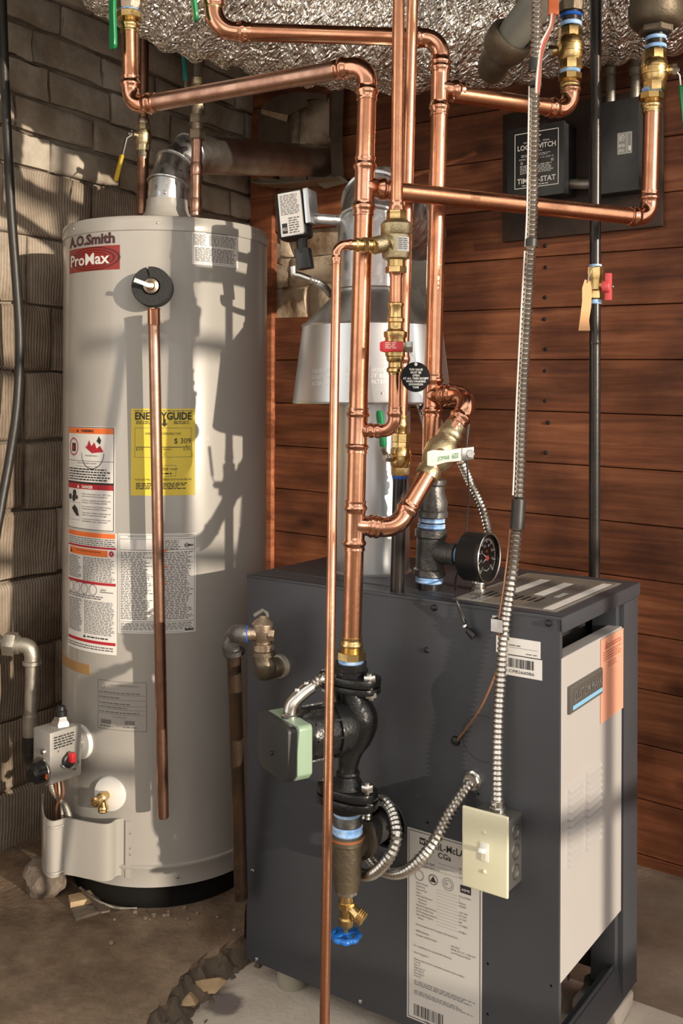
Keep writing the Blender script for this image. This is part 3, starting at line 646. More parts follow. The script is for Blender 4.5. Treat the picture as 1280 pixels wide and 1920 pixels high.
P.frame('ink_soft', .003, .003, w - .003, h - .003, .0008); P.rect('ink_soft', .004, h * .835, w - .004, h * .84); P.rect('ink_soft', w * .49, h * .835, w * .494, h * .99); P.rect('ink_soft', .004, h * .945, w - .004, h * .949); P.rect('ink_soft', .004, h * .115, w - .004, h * .12)
P.text('ink', 'TEMPERATURE SETTING', w * .25, h * .965, h * .013, 'c'); P.text('ink', 'TIME TO PRODUCE SERIOUS BURNS', w * .74, h * .965, h * .012, 'c')
for k, s1 in enumerate(('160°F', '150°F', '140°F', '130°F', '120°F')): P.text('ink', s1, w * .22, h * (.925 - k * .02), h * .012, 'c'); P.lines('ink', w * .6, h * (.92 - k * .02), w * .8, h * (.934 - k * .02), 1, 40 + k)
P.text('ink', 'GAMA', w * .91, h * .87, h * .022, 'c', bold=.03); P.ring('ink', w * .88, h * .88, w * .03, w * .006)
P.lines('ink_soft', .006, h * .135, w * .47, h * .82, 40, 31, .5, .3); P.lines('ink_soft', w * .50, h * .135, w - .006, h * .82, 40, 32, .5, .2); P.lines('ink_soft', .006, h * .03, w * .97, h * .105, 5, 33, .5, .05); P.rect('ink', w * .86, h * .02, w * .97, h * .035)
for v in (.82, .66, .49): P.rect('ink_orange', w * .57, h * v, w * .63, h * (v + .018), P.lift + .0002)
P.done(o)
P, o, w, h = sticker(186, 1273, 277, 1364, M['tank'], 'printed rating plate with barcodes', .0003)
P.frame('ink_soft', 0, 0, w, h, .0010); P.ring('ink_soft', w * .11, h * .88, w * .05, w * .007); P.text('ink_soft', 'AUTOMATIC STORAGE WATER HEATER', w * .55, h * .90, h * .025, 'c', w=w * .6)
for v in (.72, .62, .50, .42, .32): P.rect('ink_soft', .002, h * v, w - .002, h * (v + .006)); P.lines('ink_soft', w * .03, h * (v + .02), w * .9, h * (v + .06), 1, int(v * 100), .5, .5)
P.text('ink_soft', 'MILWAUKEE, WI 53224', w * .47, h * .26, h * .022, 'c'); P.barcode('ink_soft', w * .07, h * .11, w * .30, h * .20, 22, 3); P.barcode('ink_soft', w * .58, h * .12, w * .78, h * .21, 20, 4); P.lines('ink_soft', w * .05, h * .04, w * .35, h * .09, 1, 51); P.lines('ink_soft', w * .55, h * .05, w * .9, h * .10, 1, 52); P.done(WH)
P, o, w, h = sticker(119, 1223, 170, 1241, M['tape'], 'strip of brown tape')
# ------------------------------------------------------------------ gas control valve, gas pipe
ga, gz = on_tank(155, 1390); gn = tdir(ga); gt = V((math.cos(ga), math.sin(ga), 0)); g0 = tpt(ga, gz)
GV = thing('gas_control_valve', 'grey gas control box with dial and red knob on the water heater side', 'gas valve', g0 + gn * .07 - Z * .06)
MB().lathe(g0, gn, [(-.02, .040), (.004, .040), (.007, .038), (.008, .02)], 40).build('escutcheon', M['white'], GV)
MB().cyl(g0, g0 + gn * .035, .017).build('shank', M['zinc'], GV)
gc = g0 + gn * .074 + gt * .012
bx = MB().box(gc, (.066, .084, .116), gt, gn, Z).build('housing', mat('gas_valve_grey', (.40, .385, .36), .42, .3, var=(.34, .33, .31), vs=20), GV, bevel=.004)
P = Print(fmap(gc + gt * .033 + gn * .042 - Z * .052, -gn, Z), .0008)
P.lines('ink', .010, .070, .068, .100, 5, 61, .5, .2)
P.poly('ink', [(.02, .062), (.024, .066), (.02, .066)]); P.done(bx)
q = gc + gt * .034 - gn * .004 - Z * .014
MB().lathe(q, gt, [(0, .016), (.008, .016), (.009, .013), (.010, .012)], 24).build('knob_base', M['black'], bx)
MB().box(q + gt * .016 + Z * .010, (.016, .012, .022), gt, gn, Z).build('pilot_knob', M['red'], bx, bevel=.003)
mb = MB(); mb.tube([q + gt * .012 + gn * (.020 * math.cos(t)) - Z * (.004 + .010 * abs(math.sin(t))) + gt * (.014 * math.sin(t)) for t in [math.pi * i / 12 for i in range(13)]], .002, 8); mb.build('guard_wire', M['zinc'], bx)
q = gc + gn * .042 - Z * .034 + gt * .004
dl = MB().lathe(q, gn, [(0, .033), (.003, .034), (.006, .033)], 32).build('dial_plate', M['zinc'], bx)
mb = MB(); k = 24; mb.lathe(q + gn * .006, gn, [(0, .022), (.016, .021), (.018, .017), (.024, .015), (.024, .004)], 24)
for i in range(0, 24, 2): a = 2 * math.pi * i / 24; mb.box(q + gn * .013 + gt * (.022 * math.cos(a)) + Z * (.022 * math.sin(a)), (.003, .012, .003), gt, gn, Z)
mb.build('temperature_dial', M['black'], dl)
MB().prism([(.012, -.006), (.028, -.010), (.029, .002), (.013, .002)], q + gn * .007, gt, Z, -.001).build('dial_mark', M['ink_orange'], dl)
q = gc + Z * .058 - gn * .010
MB().lathe(q, Z, [(0, .024), (.006, .024), (.014, .018), (.020, .015)], 6).build('cap_nut', M['zinc'], bx)
MB().lathe(q + Z * .018, Z, [(0, .013), (.014, .013), (.016, .010), (.024, .009), (.026, .006)], 20).build('cap', M['black'], bx)
screw(gc + gn * .043 + gt * .010 + Z * .012, gn, .008, M['zinc'], bx, 'plug'); screw(gc - gt * .033 + gn * .02 + Z * .01, -gt, .007, M['zinc'], bx, 'plug')
# burner tubes and wires below
for i, (p2, r, m, nm) in enumerate((((136, 1545, 2.35), .0075, 'galv_pipe', 'flexible_tube'), ((116, 1548, 2.37), .0022, 'orange', 'orange_wire'), ((121, 1552, 2.375), .003, 'wire_white', 'white_wire'), ((110, 1550, 2.37), .003, 'wire_brown', 'brown_wire'))):
    a = gc - Z * .05 + gt * (-.02 + .012 * i); b = at(*p2)
    pts = smooth_path([a, a - Z * .045 + V((.004, 0, 0)), a.lerp(b, .6) + V((.012 - i * .006, -.005, 0)), b - Z * .05], 6)
    if i == 0:
        pts = resample(smooth_path([a, a - Z * .04, a.lerp(b, .75), b - Z * .05], 10), .0025); MB().tube(pts, r, 12, rad=[r * (1 if k % 2 else .86) for k in range(len(pts))]).build(nm, M[m], GV)
    else: MB().tube(pts, r, 8).build(nm, M[m], GV)
GP = thing('gas_supply_pipe', 'grey galvanised gas pipe with elbows beside the water heater', 'pipe', at(62, 1460, 2.47))
yg = 2.49; p1 = at(-60, 1198, yg); p2 = at(58, 1212, yg); p3 = at(59, 1440, yg)
MB().cyl(p1, at(12, 1205, yg), .0150, 20).build('pipe', M['galv_pipe'], GP)
MB().hexa(at(8, 1206, yg), at(30, 1208, yg), .030).build('union_nut', M['galv_pipe'], GP)
mb = MB(); q = smooth_path([at(28, 1209, yg), at(44, 1210, yg), at(55, 1215, yg), at(60, 1228, yg), at(60, 1244, yg)], 6); mb.tube(q, .019, 20); mb.lathe(at(60, 1238, yg), -Z, [(0, .019), (.002, .0228), (.010, .0228), (.012, .019)], 24); mb.lathe(at(28, 1209, yg), X, [(0, .019), (.002, .0228), (.010, .0228), (.012, .019)], 24); mb.build('elbow', M['galv_pipe'], GP)
MB().cyl(at(60, 1240, yg), at(57, 1345, yg), .0150, 20).build('pipe', M['galv_pipe'], GP)
MB().lathe(at(57, 1338, yg), -Z, [(0, .0185), (.002, .019), (.008, .019), (.011, .019), (.045, .019), (.048, .019), (.054, .019), (.056, .0185)], 24).build('coupling', M['galv_pipe'], GP)
MB().tube(smooth_path([at(57, 1380, yg), at(57, 1412, yg), at(60, 1428, yg), at(74, 1434, yg - .03), at(92, 1432, yg - .08)], 6), .019, 20).build('elbow', M['iron'], GP)
# ------------------------------------------------------------------ flue vent of the water heater
FV = thing('flue_vent', 'galvanised vent pipe from the water heater to the wall', 'vent pipe', TC + Z * (HZ + .07))
c0 = TC + Z * (HZ + .072); e0 = at(384, 291, 2.66); e1 = at(588, 302, 3.27); hd = (e1 - e0).normalized(); R_ = .0505
b1 = c0 + Z * .048 + hd * .006; mid = b1 + Z * .050 + hd * .034; b2 = V((mid.x, mid.y, e0.z - .006)) + (e0 - hd * .03 - mid) * .55; b2.z = e0.z - .008
gore = [c0 - Z * .004, b1, mid, b2, e0]
for i in range(3):
    mb = MB(); a_, b_x = gore[i], gore[i + 1]; mb.tube([gore[i - 1] if i else c0 - Z * .06, a_, b_x, gore[i + 2]], R_ + .0006 * (i % 2), 40, cap=False)
    n_ = 40; ring = mb.v[n_:3 * n_]; mb.v = ring; mb.f = [(k_, (k_ + 1) % n_, n_ + (k_ + 1) % n_, n_ + k_) for k_ in range(n_)]; mb.build('elbow_section', M['galv'], FV)
for i in (1, 2, 3):
    n_ = (gore[i + 1] - gore[i - 1]).normalized(); mb = MB(); mb.lathe(gore[i] - n_ * .004, n_, [(0, R_), (.001, R_ + .0035), (.004, R_ + .005), (.007, R_ + .0035), (.008, R_)], 40, cap=False); mb.build('crimp_bead', M['galv'], FV)
MB().tube([b2, e0, e0 + hd * .1, e1 + hd * .09], R_, 40).build('straight_pipe', mat('dusty_galvanised', (.60, .575, .535), .40, 1, var=(.42, .39, .35), vs=16, bump=.35, bs=70), FV)
screw(c0 + Z * .02 - YY * (R_ + .001) + X * .003, -YY, .004, M['zinc'], FV)
# ------------------------------------------------------------------ boiler
BO = thing('boiler', 'dark grey floor standing gas boiler with a light grey front door', 'boiler', bp(BD / 2, BW / 2, .05))
def bbox(s0, s1, t0, t1, z0, z1, name, m, parent=BO, bevel=.0015, label=None):
    return MB().box(bp((s0 + s1) / 2, (t0 + t1) / 2, (z0 + z1) / 2), (s1 - s0, t1 - t0, z1 - z0), BU, BV, Z).build(name, m, parent, bevel=bevel, label=label)
sp = bbox(.001, BD, 0, .010, BZB, BZT - .004, 'side_panel', M['boiler'])
bbox(.001, BD, BW - .010, BW, BZB, BZT - .004, 'side_panel', M['boiler'])
bbox(BD - .010, BD - .0005, .010, BW - .010, BZB, BZT - .004, 'rear_panel', M['boiler'])
bbox(.075, BD - .02, .050, BW - .012, BZB + .085, BZT - .012, 'combustion_chamber', M['boiler_in'], bevel=0)
tpn = bbox(-.002, BD + .002, -.002, BW + .002, BZT - .006, BZT, 'top_panel', M['boiler'], bevel=.001)
# folded lips of the top panel
mb = MB(); mb.prism([(.020, -.002), (.038, .028), (BD + .002, .031), (BD + .002, -.001), (.02, -.001)][::-1] if False else [(.045, -.030), (BD + .002, -.030), (BD + .002, 0), (.0, 0), (.022, -.030)], bp(0, -.0005, BZT), BU, Z, .0028)
lip = mb.build('top_lip', M['boiler'], tpn)
bbox(-.0035, -.0005, -.002, BW + .002, BZT - .025, BZT - .0005, 'top_lip', M['boiler'], tpn, .0008)
bbox(-.001, .006, .004, BW - .004, BZT - .029, BZT - .024, 'top_lip', M['boiler'], tpn, .0008)
def cut(o, mb):      # punch real openings through a part
    c = mb.build('punch', M['boiler']); bpy.context.view_layer.update(); md = o.modifiers.new('punch', 'BOOLEAN'); md.operation = 'DIFFERENCE'; md.object = c; md.solver = 'EXACT'
    me = bpy.data.meshes.new_from_object(o.evaluated_get(bpy.context.evaluated_depsgraph_get())); o.modifiers.clear(); o.data = me; bpy.data.objects.remove(c)
    me.polygons.foreach_set('use_smooth', [False] * len(me.polygons)); me.update()
def facept(px, py, t=0.0): return on_plane(px, py, bp(0, t, 0), BV)
def fs(px, py, t=0.0): d = facept(px, py, t) - BA; return d.dot(BU), facept(px, py, t).z
# front frame: posts and angled bottom rail
rc = MB()
for a_, b_ in rivet_cuts: rc.cyl(a_, b_, .0035, 10)
cut(cfl, rc)
post = bbox(0, .030, .318, BW, BZB, BZT - .030, 'front_post', M['boiler'])
bbox(.010, .060, .300, .318, BZB + .03, BZT - .030, 'post_return', M['boiler'], post)
mb = MB(); mb.add([bp(-.001, .002, BZB), bp(-.001, BW, BZB), bp(.004, BW, BZB + .022), bp(.010, .330, BZB + .064), bp(.010, .002, BZB + .064), bp(.004, .002, BZB + .022),
                   bp(.030, .002, BZB), bp(.030, BW, BZB), bp(.030, BW, BZB + .022), bp(.030, .330, BZB + .064), bp(.030, .002, BZB + .064), bp(.030, .002, BZB + .022)],
       [(0, 1, 2, 5), (5, 2, 3, 4), (4, 3, 9, 10), (0, 6, 7, 1), (6, 11, 8, 7), (11, 10, 9, 8), (1, 7, 8, 2), (2, 8, 9, 3), (0, 5, 11, 6), (5, 4, 10, 11)])
mb.build('bottom_rail', M['boiler'], BO, bevel=.001)
bbox(.012, .016, .01, .300, BZB + .062, BZB + .074, 'rail_lip', M['boiler'], BO)
bbox(.10, .101, .28, .292, BZB + .02, BZB + .20, 'burner_bracket', M['galv'], BO)
DZ0, DZ1 = EZ - 1.008, EZ - .449
door = bbox(.000, .028, .004, .306, DZ0, DZ1, 'door', M['panel'], bevel=.002, label='light grey front door')
dm = fmap(bp(0.0, 0, 0), BV, Z)
def doort(px, py): p = on_plane(px, py, bp(0, 0, 0), BU); return (p - BA).dot(BV), p.z
# louvres pressed into the door, each with its open slot
slots = MB()
for (xa, ya, xb, yb) in ((1063, 1476, 1089, 1606), (1097, 1444, 1123, 1560)):
    t0, z1 = doort(xa, ya); t1, _ = doort(xb, yb); _, z0 = doort(xa, ya + 152); n = 12
    for k in range(n):
        zz = z0 + (z1 - z0) * (k + .5) / n; hh = (z1 - z0) / n * .80
        mb = MB(); o_ = V((0, 0, 0))
        mb.add([bp(.0005, t0, zz - hh / 2), bp(.0005, t1, zz - hh / 2), bp(.0005, t1, zz + hh / 2), bp(.0005, t0, zz + hh / 2), bp(-.007, t0 + .004, zz - hh * .4), bp(-.007, t1, zz - hh * .4)],
               [(4, 5, 2, 3), (0, 1, 5, 4), (0, 4, 3), (1, 2, 5)]); mb.build('louvre', M['panel'], door, flat=True)
        q3 = [(t1 + .0004, zz - hh * .5), (t1 + .006, zz - hh * .15), (t1 + .0004, zz + hh * .4)]; slots.add([bp(-.003, *q) for q in q3] + [bp(.022, *q) for q in q3], [(0, 1, 2), (5, 4, 3), (0, 3, 4, 1), (1, 4, 5, 2), (2, 5, 3, 0)])
cut(door, slots)
# badge
t0, z1 = doort(1063, 1288); t1, _ = doort(1125, 1256); _, z0 = doort(1063, 1340)
bd = MB().box(bp(-.002, (t0 + t1) / 2, (z0 + z1) / 2), (.006, t1 - t0, z1 - z0), BU, BV, Z).build('badge', mat('badge_grey', (.145, .135, .12), .4, .5), door, bevel=.0015, label='grey nameplate with a blue stripe')
P = Print(fmap(bp(-.005, t0, z0), BV, Z), .0006); w, h = t1 - t0, z1 - z0
P.frame('ink_soft', .002, .002, w - .002, h - .002, .0012); P.text('ink_soft', 'CUSTOM MARK', w * .10, h * .38, h * .38, bold=.01, w=w * .86); P.m['sky'] = MB(); M['sky'] = mat('badge_blue', (.20, .42, .62), .4); P.rect('sky', w * .08, h * .10, w * .98, h * .26); P.done(bd)
# salmon sheet taped to the door
t0, z1 = doort(1125, 1200); t1, _ = doort(1167, 1190); _, z0 = doort(1125, 1357)
P = Print(fmap(bp(-.0008, t0, z0), BV, Z)); w, h = t1 - t0, z1 - z0; o = P.sheet(door, M['salmon'], 0, 0, w, h, .0008, 'paper_notice', 'salmon pink paper notice')
P.poly('salmon_ink', [(w * .16, h * .86), (w * .30, h * .86), (w * .26, h * .90), (w * .23, h * .96), (w * .20, h * .90)]); P.lines('salmon_ink', w * .30, h * .86, w * .92, h * .92, 2, 71); P.lines('salmon_ink', w * .10, h * .72, w * .9, h * .84, 4, 72, .4); P.lines('salmon_ink', w * .3, h * .62, w * .7, h * .70, 3, 73, .35)
for k in range(16): P.rect('salmon_ink', w * .08, h * (.05 + k * .034), w * .92, h * (.051 + k * .034))
P.done(o)
# top label with white stripes
P = Print(fmap(bp(.022, .030, BZT), BV, BU), .0006); W_, H_ = .335, .205
o = P.sheet(tpn, mat('top_label_grey', (.26, .235, .195), .45, .2, var=(.20, .18, .15), vs=30), 0, 0, W_, H_, .0005, 'warning_plate', 'printed warning plate')
for (u0, v0, u1, v1) in ((.01, .010, .31, .030), (.12, -.0 + .045, .17, .055), (.12, .075, .27, .097), (.12, .130, .28, .152)): P.rect('paper', u0, v0, u1, v1)
P.frame('paper', .003, .003, W_ - .003, H_ - .003, .0015); P.lines('ink_soft', .015, .035, .31, .072, 6, 81); P.lines('ink_soft', .03, .10, .30, .127, 4, 82); P.lines('ink_soft', .015, .155, .30, .19, 6, 83); P.lines('paper', .006, .150, .06, .195, 10, 84, .4); P.lines('ink', .06, .06, .11, .18, 9, 85); P.done(o)
# seams on the top, slits and screws on the lip
for t_ in (.062,): bbox(.24, BD - .01, t_, t_ + .006, BZT - .0005, BZT + .0015, 'seam', M['boiler'], tpn, .0005)
slits = MB()
for px, py in ((701, 1127), (741, 1128), (800, 1141), (862, 1146)):
    s_, z_ = fs(px, py - 6); slits.box(bp(s_, -.0015, z_), (.0018, .012, .015), BU, BV, Z)
cut(lip, slits)
for px, py in ((813, 1140), (1027, 1169)): screw(facept(px, py, -.0035), -BV, .0062, M['black'], lip)
for px, py in ((800, 1219),): screw(facept(px, py, 0), -BV, .006, M['black'], sp)
for px, py in ((481, 1798), (676, 1877), (473, 1632), (854, 1389)): screw(facept(px, py, 0), -BV, .005 if py != 1389 else .0095, M['zinc'] if py != 1389 else M['black'], sp, 'screw' if py != 1389 else 'grommet')
holes = MB()
for px, py in ((891, 1492), (796, 1546), (909, 1812), (1028, 1854), (909, 1907)):
    holes.cyl(facept(px, py, -.01), facept(px, py, -.01) + BV * .04, .0027, 10)
# round knock-out outline
p = facept(905, 1385, -.0003); mb = MB(); e1, e2 = -BU, Z
for k in range(28):
    a0, a1 = RAD(70 + 220 * k / 28), RAD(70 + 220 * (k + 1) / 28)
    mb.add([p + e1 * (r * math.cos(a)) + e2 * (r * math.sin(a)) - BV * .0003 for a, r in ((a0, .042), (a1, .042), (a1, .0412), (a0, .0412))], [(0, 1, 2, 3)])
mb.build('knockout_outline', M['ink'], sp, flat=True)
p = facept(719, 1543, 0); holes.cyl(p - BV * .01, p + BV * .03, .047, 32); cut(sp, holes); MB().lathe(p + BV * .009, -BV, [(0, .0462), (.0095, .0462), (.0105, .0475), (.0105, .0495), (.0085, .0505), (.0085, .047), (0, .047)], 40, cap=False).build('pipe_opening', M['boiler'], sp)
# labels on the side panel
def face_sheet(x0, y0, x1, y1, hpx, m, label, th=.0006):
    s0, z1 = fs(x0, y0); s1, _ = fs(x1, y1); _, z0 = fs(x0, y0 + hpx); P = Print(fmap(bp(s0, 0, z0), -BU, Z)); w, h = s0 - s1, z1 - z0
    return P, P.sheet(sp, m, 0, 0, w, h, th, 'label', label), w, h
P, o, w, h = face_sheet(764, 1550, 904, 1590, 356, M['paper_warm'], 'tall silver rating label')
P.frame('ink', .003, .003, w - .003, h - .003, .0012)
P.rect('ink', w * .17, h * .93, w * .25, h * .965); P.text('paper', 'W', w * .18, h * .938, h * .018, bold=.03, lift=P.lift + .0006)
P.text('ink', 'WEIL-McLAIN', w * .26, h * .928, h * .036, bold=.012, w=w * .62); P.text('ink', 'CGa', w * .42, h * .888, h * .030, bold=.012)
for k, (s1, s2) in enumerate((('MAX. WATER', '30'), ('MAX. WATER TEMP', '250'), ('RELIEF VALVE CAPACITY', '133'))):
    v = h * (.858 - k * .022); P.text('ink', s1, w * .10, v, h * .010); P.rect('ink_soft', w * .42, v, w * .68, v + .0005); P.text('ink', s2, w * .70, v, h * .011)
P.ring('ink_soft', w * .17, h * .765, w * .065, w * .008, 8); P.ring('ink', w * .36, h * .765, w * .062, w * .008); P.poly('ink', [(w * .32, h * .752), (w * .40, h * .752), (w * .36, h * .785)]); P.ring('ink_soft', w * .56, h * .765, w * .075, w * .006); P.ring('ink_soft', w * .56, h * .765, w * .05, w * .006); P.text('ink', '®', w * .53, h * .76, h * .014)
P.rect('ink', w * .72, h * .745, w * .86, h * .785); P.text('paper', 'ASME', w * .735, h * .757, h * .013, w=w * .11, lift=P.lift + .0006)
for k, (s1, s2) in enumerate((('Boiler Model', 'CGa-5-PIDN'), ('Series No.', '3'), ('Type of Gas', 'Natural'), ('Input', '133,000'), ('Inlet Gas Pressure', ''), ('   Maximum', '13.0" WC'), ('   Minimum', '5.0" WC'), ('Manifold Gas Pressure', '3.5" WC'), ('Burner Orifice Size', '#46'), ('DOE Heating Capacity', '111 MBH'), ('Net I=B=R Output', ''), ('   Water', '97 MBH'))):
    v = h * (.72 - k * .0165); P.text('ink', s1, w * .13, v, h * .0095); P.text('ink', s2, w * .70, v, h * .0095); P.rect('ink_soft', w * .40, v, w * .68, v + .0004)
P.text('ink', 'Electrical input less than 12 amperes, 120 volts, 60 hertz', w * .13, h * .502, h * .010, w=w * .56)
P.text('ink', 'MEA Number', w * .13, h * .468, h * .010); P.text('ink', '365-93-E', w * .60, h * .452, h * .010); P.text('ink', 'Design certified under', w * .13, h * .448, h * .010); P.text('ink', 'ANSI Z21.13 - CSA 4.9', w * .60, h * .436, h * .010, w=w * .32); P.text('ink', 'Low Pressure Boiler', w * .60, h * .420, h * .010)
P.text('ink', 'For installation on combustible flooring', w * .10, h * .388, h * .010); P.text('ink', 'Vent Category I', w * .10, h * .352, h * .010)
for k, s1 in enumerate(('Minimum clearances from combustible material for boiler installation', 'Top 30"', 'Rear 6"', 'Right Side 3"', 'Left Side 6"', 'Flue Pipe 6"', 'Front 6"')): P.text('ink', s1, w * .10, h * (.318 - k * .0145), h * .0095, w=w * .68 if k == 0 else None)
P.lines('ink_soft', w * .10, h * .185, w * .93, h * .212, 3, 91, .4, .2); P.lines('ink_soft', w * .10, h * .135, w * .93, h * .160, 3, 93, .4, .3)
P.barcode('ink', w * .10, h * .025, w * .50, h * .085, 24, 7); P.text('ink', 'CP8266086 2', w * .24, h * .008, h * .010); P.lines('ink', w * .74, h * .02, w * .92, h * .045, 2, 95); P.done(o)
P, o, w, h = face_sheet(930, 1191, 1013, 1204, 31, M['paper'], 'small white label above a barcode label')
P.lines('ink_soft', w * .30, h * .5, w * .62, h * .62, 1, 96); P.rect('ink_soft', w * .3, h * .42, w * .95, h * .44); P.lines('ink_soft', w * .68, h * .1, w * .97, h * .2, 1, 97); P.done(o)
P, o, w, h = face_sheet(947, 1227, 1016, 1242, 37, M['paper'], 'white barcode label')
P.barcode('ink', w * .10, h * .42, w * .80, h * .88, 20, 9); P.text('ink', 'CP8266086', w * .10, h * .16, h * .16, w=w * .70); P.done(o)
# feet
for s_, t_ in ((.615, .045), (.615, .35), (.06, .045), (.06, .35)):
    fz = .0872 if (s_, t_) == (.06, .35) else .0495; MB().lathe(bp(s_, t_, fz), Z, [(0, .030), (.002, .031), (.0965 - fz, .031)], 28).build('foot', mat('foot_plastic', (.36, .34, .28), .6), BO)
mb = MB(); mb.box(bp(.178, .165, .068), (.13, .25, .0365), BU, BV, Z); tag(mb.build('support_block', M['scrap'], bevel=.004), 'tan wooden block lying under the open front of the boiler', 'block')
mb = MB(); mb.box(bp(.040, .325, .0687), (.095, .10, .038), BU, BV, Z)
for i in range(len(mb.v)): mb.v[i] += V((random.uniform(-.008, .008), random.uniform(-.008, .008), 0))
tag(mb.build('support_block', M['pad'], bevel=.012), 'pale stone block under the right front corner of the boiler', 'block')
# ------------------------------------------------------------------ boiler draft hood and flue
hc = bp(.520, .2, BZT); hY = hc.y
def hz(py): return at(692, py, hY).z
DH = thing('draft_hood', 'aluminised conical draft hood standing on the boiler', 'draft hood', hc)
MB().lathe(hc, Z, [(0, .088), (.004, .083), (hz(735) - hc.z, .083)], 48).build('outlet_collar', M['alu'], DH)
mb = MB(); z0 = hz(757) - hc.z; z1 = hz(612) - hc.z; z2 = hz(548) - hc.z
mb.lathe(hc, Z, [(z0 + .004, .168), (z0, .172), (z0 + .004, .1735), (z0 + .008, .172), (z1 - .003, .152), (z1, .1545), (z1 + .003, .152), (z1, .148), (z0 + .006, .166)], 64, cap=False); sk = mb.build('hood_skirt', M['alu'], DH)
MB().lathe(hc, Z, [(z1, .151), (z2, .078), (z2 + .006, .0775)], 64, cap=False).build('hood_cone', M['alu'], DH)
def skmap(u, v, d=0.0):
    zz = z0 + v; r = .172 + (.152 - .172) * (v / (z1 - z0)) + d; a = u / r; return hc + Z * zz + tdir(a) * r
P = Print(skmap, .0008); M['pale_ink'] = mat('pale_letters', (.78, .79, .80), .4, .6)  # flat lettering in a tone paler than the hood metal
for k, s1 in enumerate(('CAUTION HOT', 'DO NOT BLOCK', 'ALTER OR')): P.text('pale_ink', s1, -.145, .064 - k * .013, .0085, w=.068 - k * .01)
for k, s1 in enumerate(('THIS DRAFT HOOD', 'MUST NOT BE', 'WITHOUT ALTER')): P.text('pale_ink', s1, -.062, .066 - k * .012, .0075, w=.085)
P.done(sk); screw(skmap(.015, .022), V((0, -1, 0)), .003, M['zinc'], sk)
# flue: collar, adjustable elbow bending back to the chimney
FL = thing('flue_pipe', 'galvanised flue elbow rising from the boiler draft hood', 'vent pipe', hc + Z * z2)
bdir = (V((.20, .92, 0))).normalized(); fr = .0765
f0 = hc + Z * (z2 - .004); f1 = hc + Z * (hz(470) - hc.z)
MB().tube([f0, f1], fr, 48).build('pipe_section', M['galv'], FL)
f2 = f1 + Z * .055 + bdir * .012; f3 = f2 + Z * .055 + bdir * .045; f4 = f3 + Z * .025 + bdir * .075; f5 = f4 + bdir * .62 + Z * .02
gore = [f0, f1, f2, f3, f4, f5]
for i in range(1, 5):
    g4 = [gore[i - 1], gore[i], gore[i + 1], gore[i + 2] if i < 4 else gore[5] + (f5 - f4)]; mb = MB(); mb.tube(g4, fr + .0008 * (i % 2), 48, cap=False); n_ = 48; mb.v = mb.v[n_:3 * n_]; mb.f = [(k_, (k_ + 1) % n_, n_ + (k_ + 1) % n_, n_ + k_) for k_ in range(n_)]; mb.build('elbow_section', M['galv'], FL)
for c, n_ in ((f0 + Z * .006, Z), (f1, Z + bdir * .1), (f2, Z + bdir * .45), (f3, Z * .6 + bdir)):
    MB().lathe(c - n_.normalized() * .005, n_, [(0, fr), (.002, fr + .005), (.006, fr + .006), (.009, fr + .004), (.010, fr)], 48, cap=False).build('crimp_bead', M['galv'], FL)
# automatic vent damper motor clamped to the flue
dq = at(551, 405, 2.16); DM = thing('vent_damper_motor', 'black damper motor box with a silver label beside the flue', 'damper motor', dq - Z * .06)
e1 = V((.93, -.36, 0)).normalized(); e2 = V((-e1.y, e1.x, 0)); up = (Z + e1 * -.10).normalized(); e1 = (e1 + Z * .10).normalized()
hm = MB().box(dq, (.066, .052, .104), e1, e2, up).build('motor_case', M['black'], DM, bevel=.012, seg=3)
P = Print(fmap(dq - e1 * .022 - up * .047 - e2 * .0262, e1, up)); o = P.sheet(hm, M['paper_warm'], 0, 0, .052, .093, .0006, 'rating_label', 'silver rating label'); P.lines('ink_soft', .004, .045, .048, .089, 13, 101, .5, .15); P.rect('ink', .004, .006, .016, .028); P.text('paper', 'FIELD', .005, .012, .007, w=.010, lift=P.lift + .0006); P.lines('ink_soft', .02, .004, .046, .04, 7, 102); P.done(o)
MB().box(dq + e1 * .041 + up * .012, (.012, .05, .075), e1, e2, up).build('mount_flange', M['alu'], DM, bevel=.002)
MB().cyl(dq + e1 * .04 - up * .012, hc + Z * (dq.z - hc.z - .006) - X * .06, .012, 16).build('damper_shaft', M['galv'], DM)
q = dq - up * .060 + e1 * .012; r_ = at(573, 504, 2.155)
MB().box(q.lerp(r_, .62), (.034, .022, (q - r_).length * .8), e1, e2, (q - r_).normalized()).build('bracket', M['box_black'], DM, bevel=.004)
MB().tube(smooth_path([q + Z * .02 + e1 * .006, q, q.lerp(r_, .4)], 5), .012, 12).build('bracket_neck', M['black'], DM)
MB().tube(smooth_path([at(549, 500, 2.155), at(551, 514, 2.155), at(562, 517, 2.155), at(581, 524, 2.155)], 5), .0075, 14).build('conduit_connector', M['zinc'], DM)
pts = resample(smooth_path([at(578, 523, 2.155), at(598, 531, 2.18), at(614, 545, 2.25), at(634, 572, 2.36), at(655, 610, 2.42), at(700, 665, 2.44), at(775, 745, 2.41), at(795, 790, 2.36), at(803, 860, 2.30), at(803, 950, 2.28)], 12), .0035)
MB().tube(pts, .007, 12, rad=[.0085 if k % 2 else .0066 for k in range(len(pts))]).build('flexible_conduit', M['conduit'], DM)
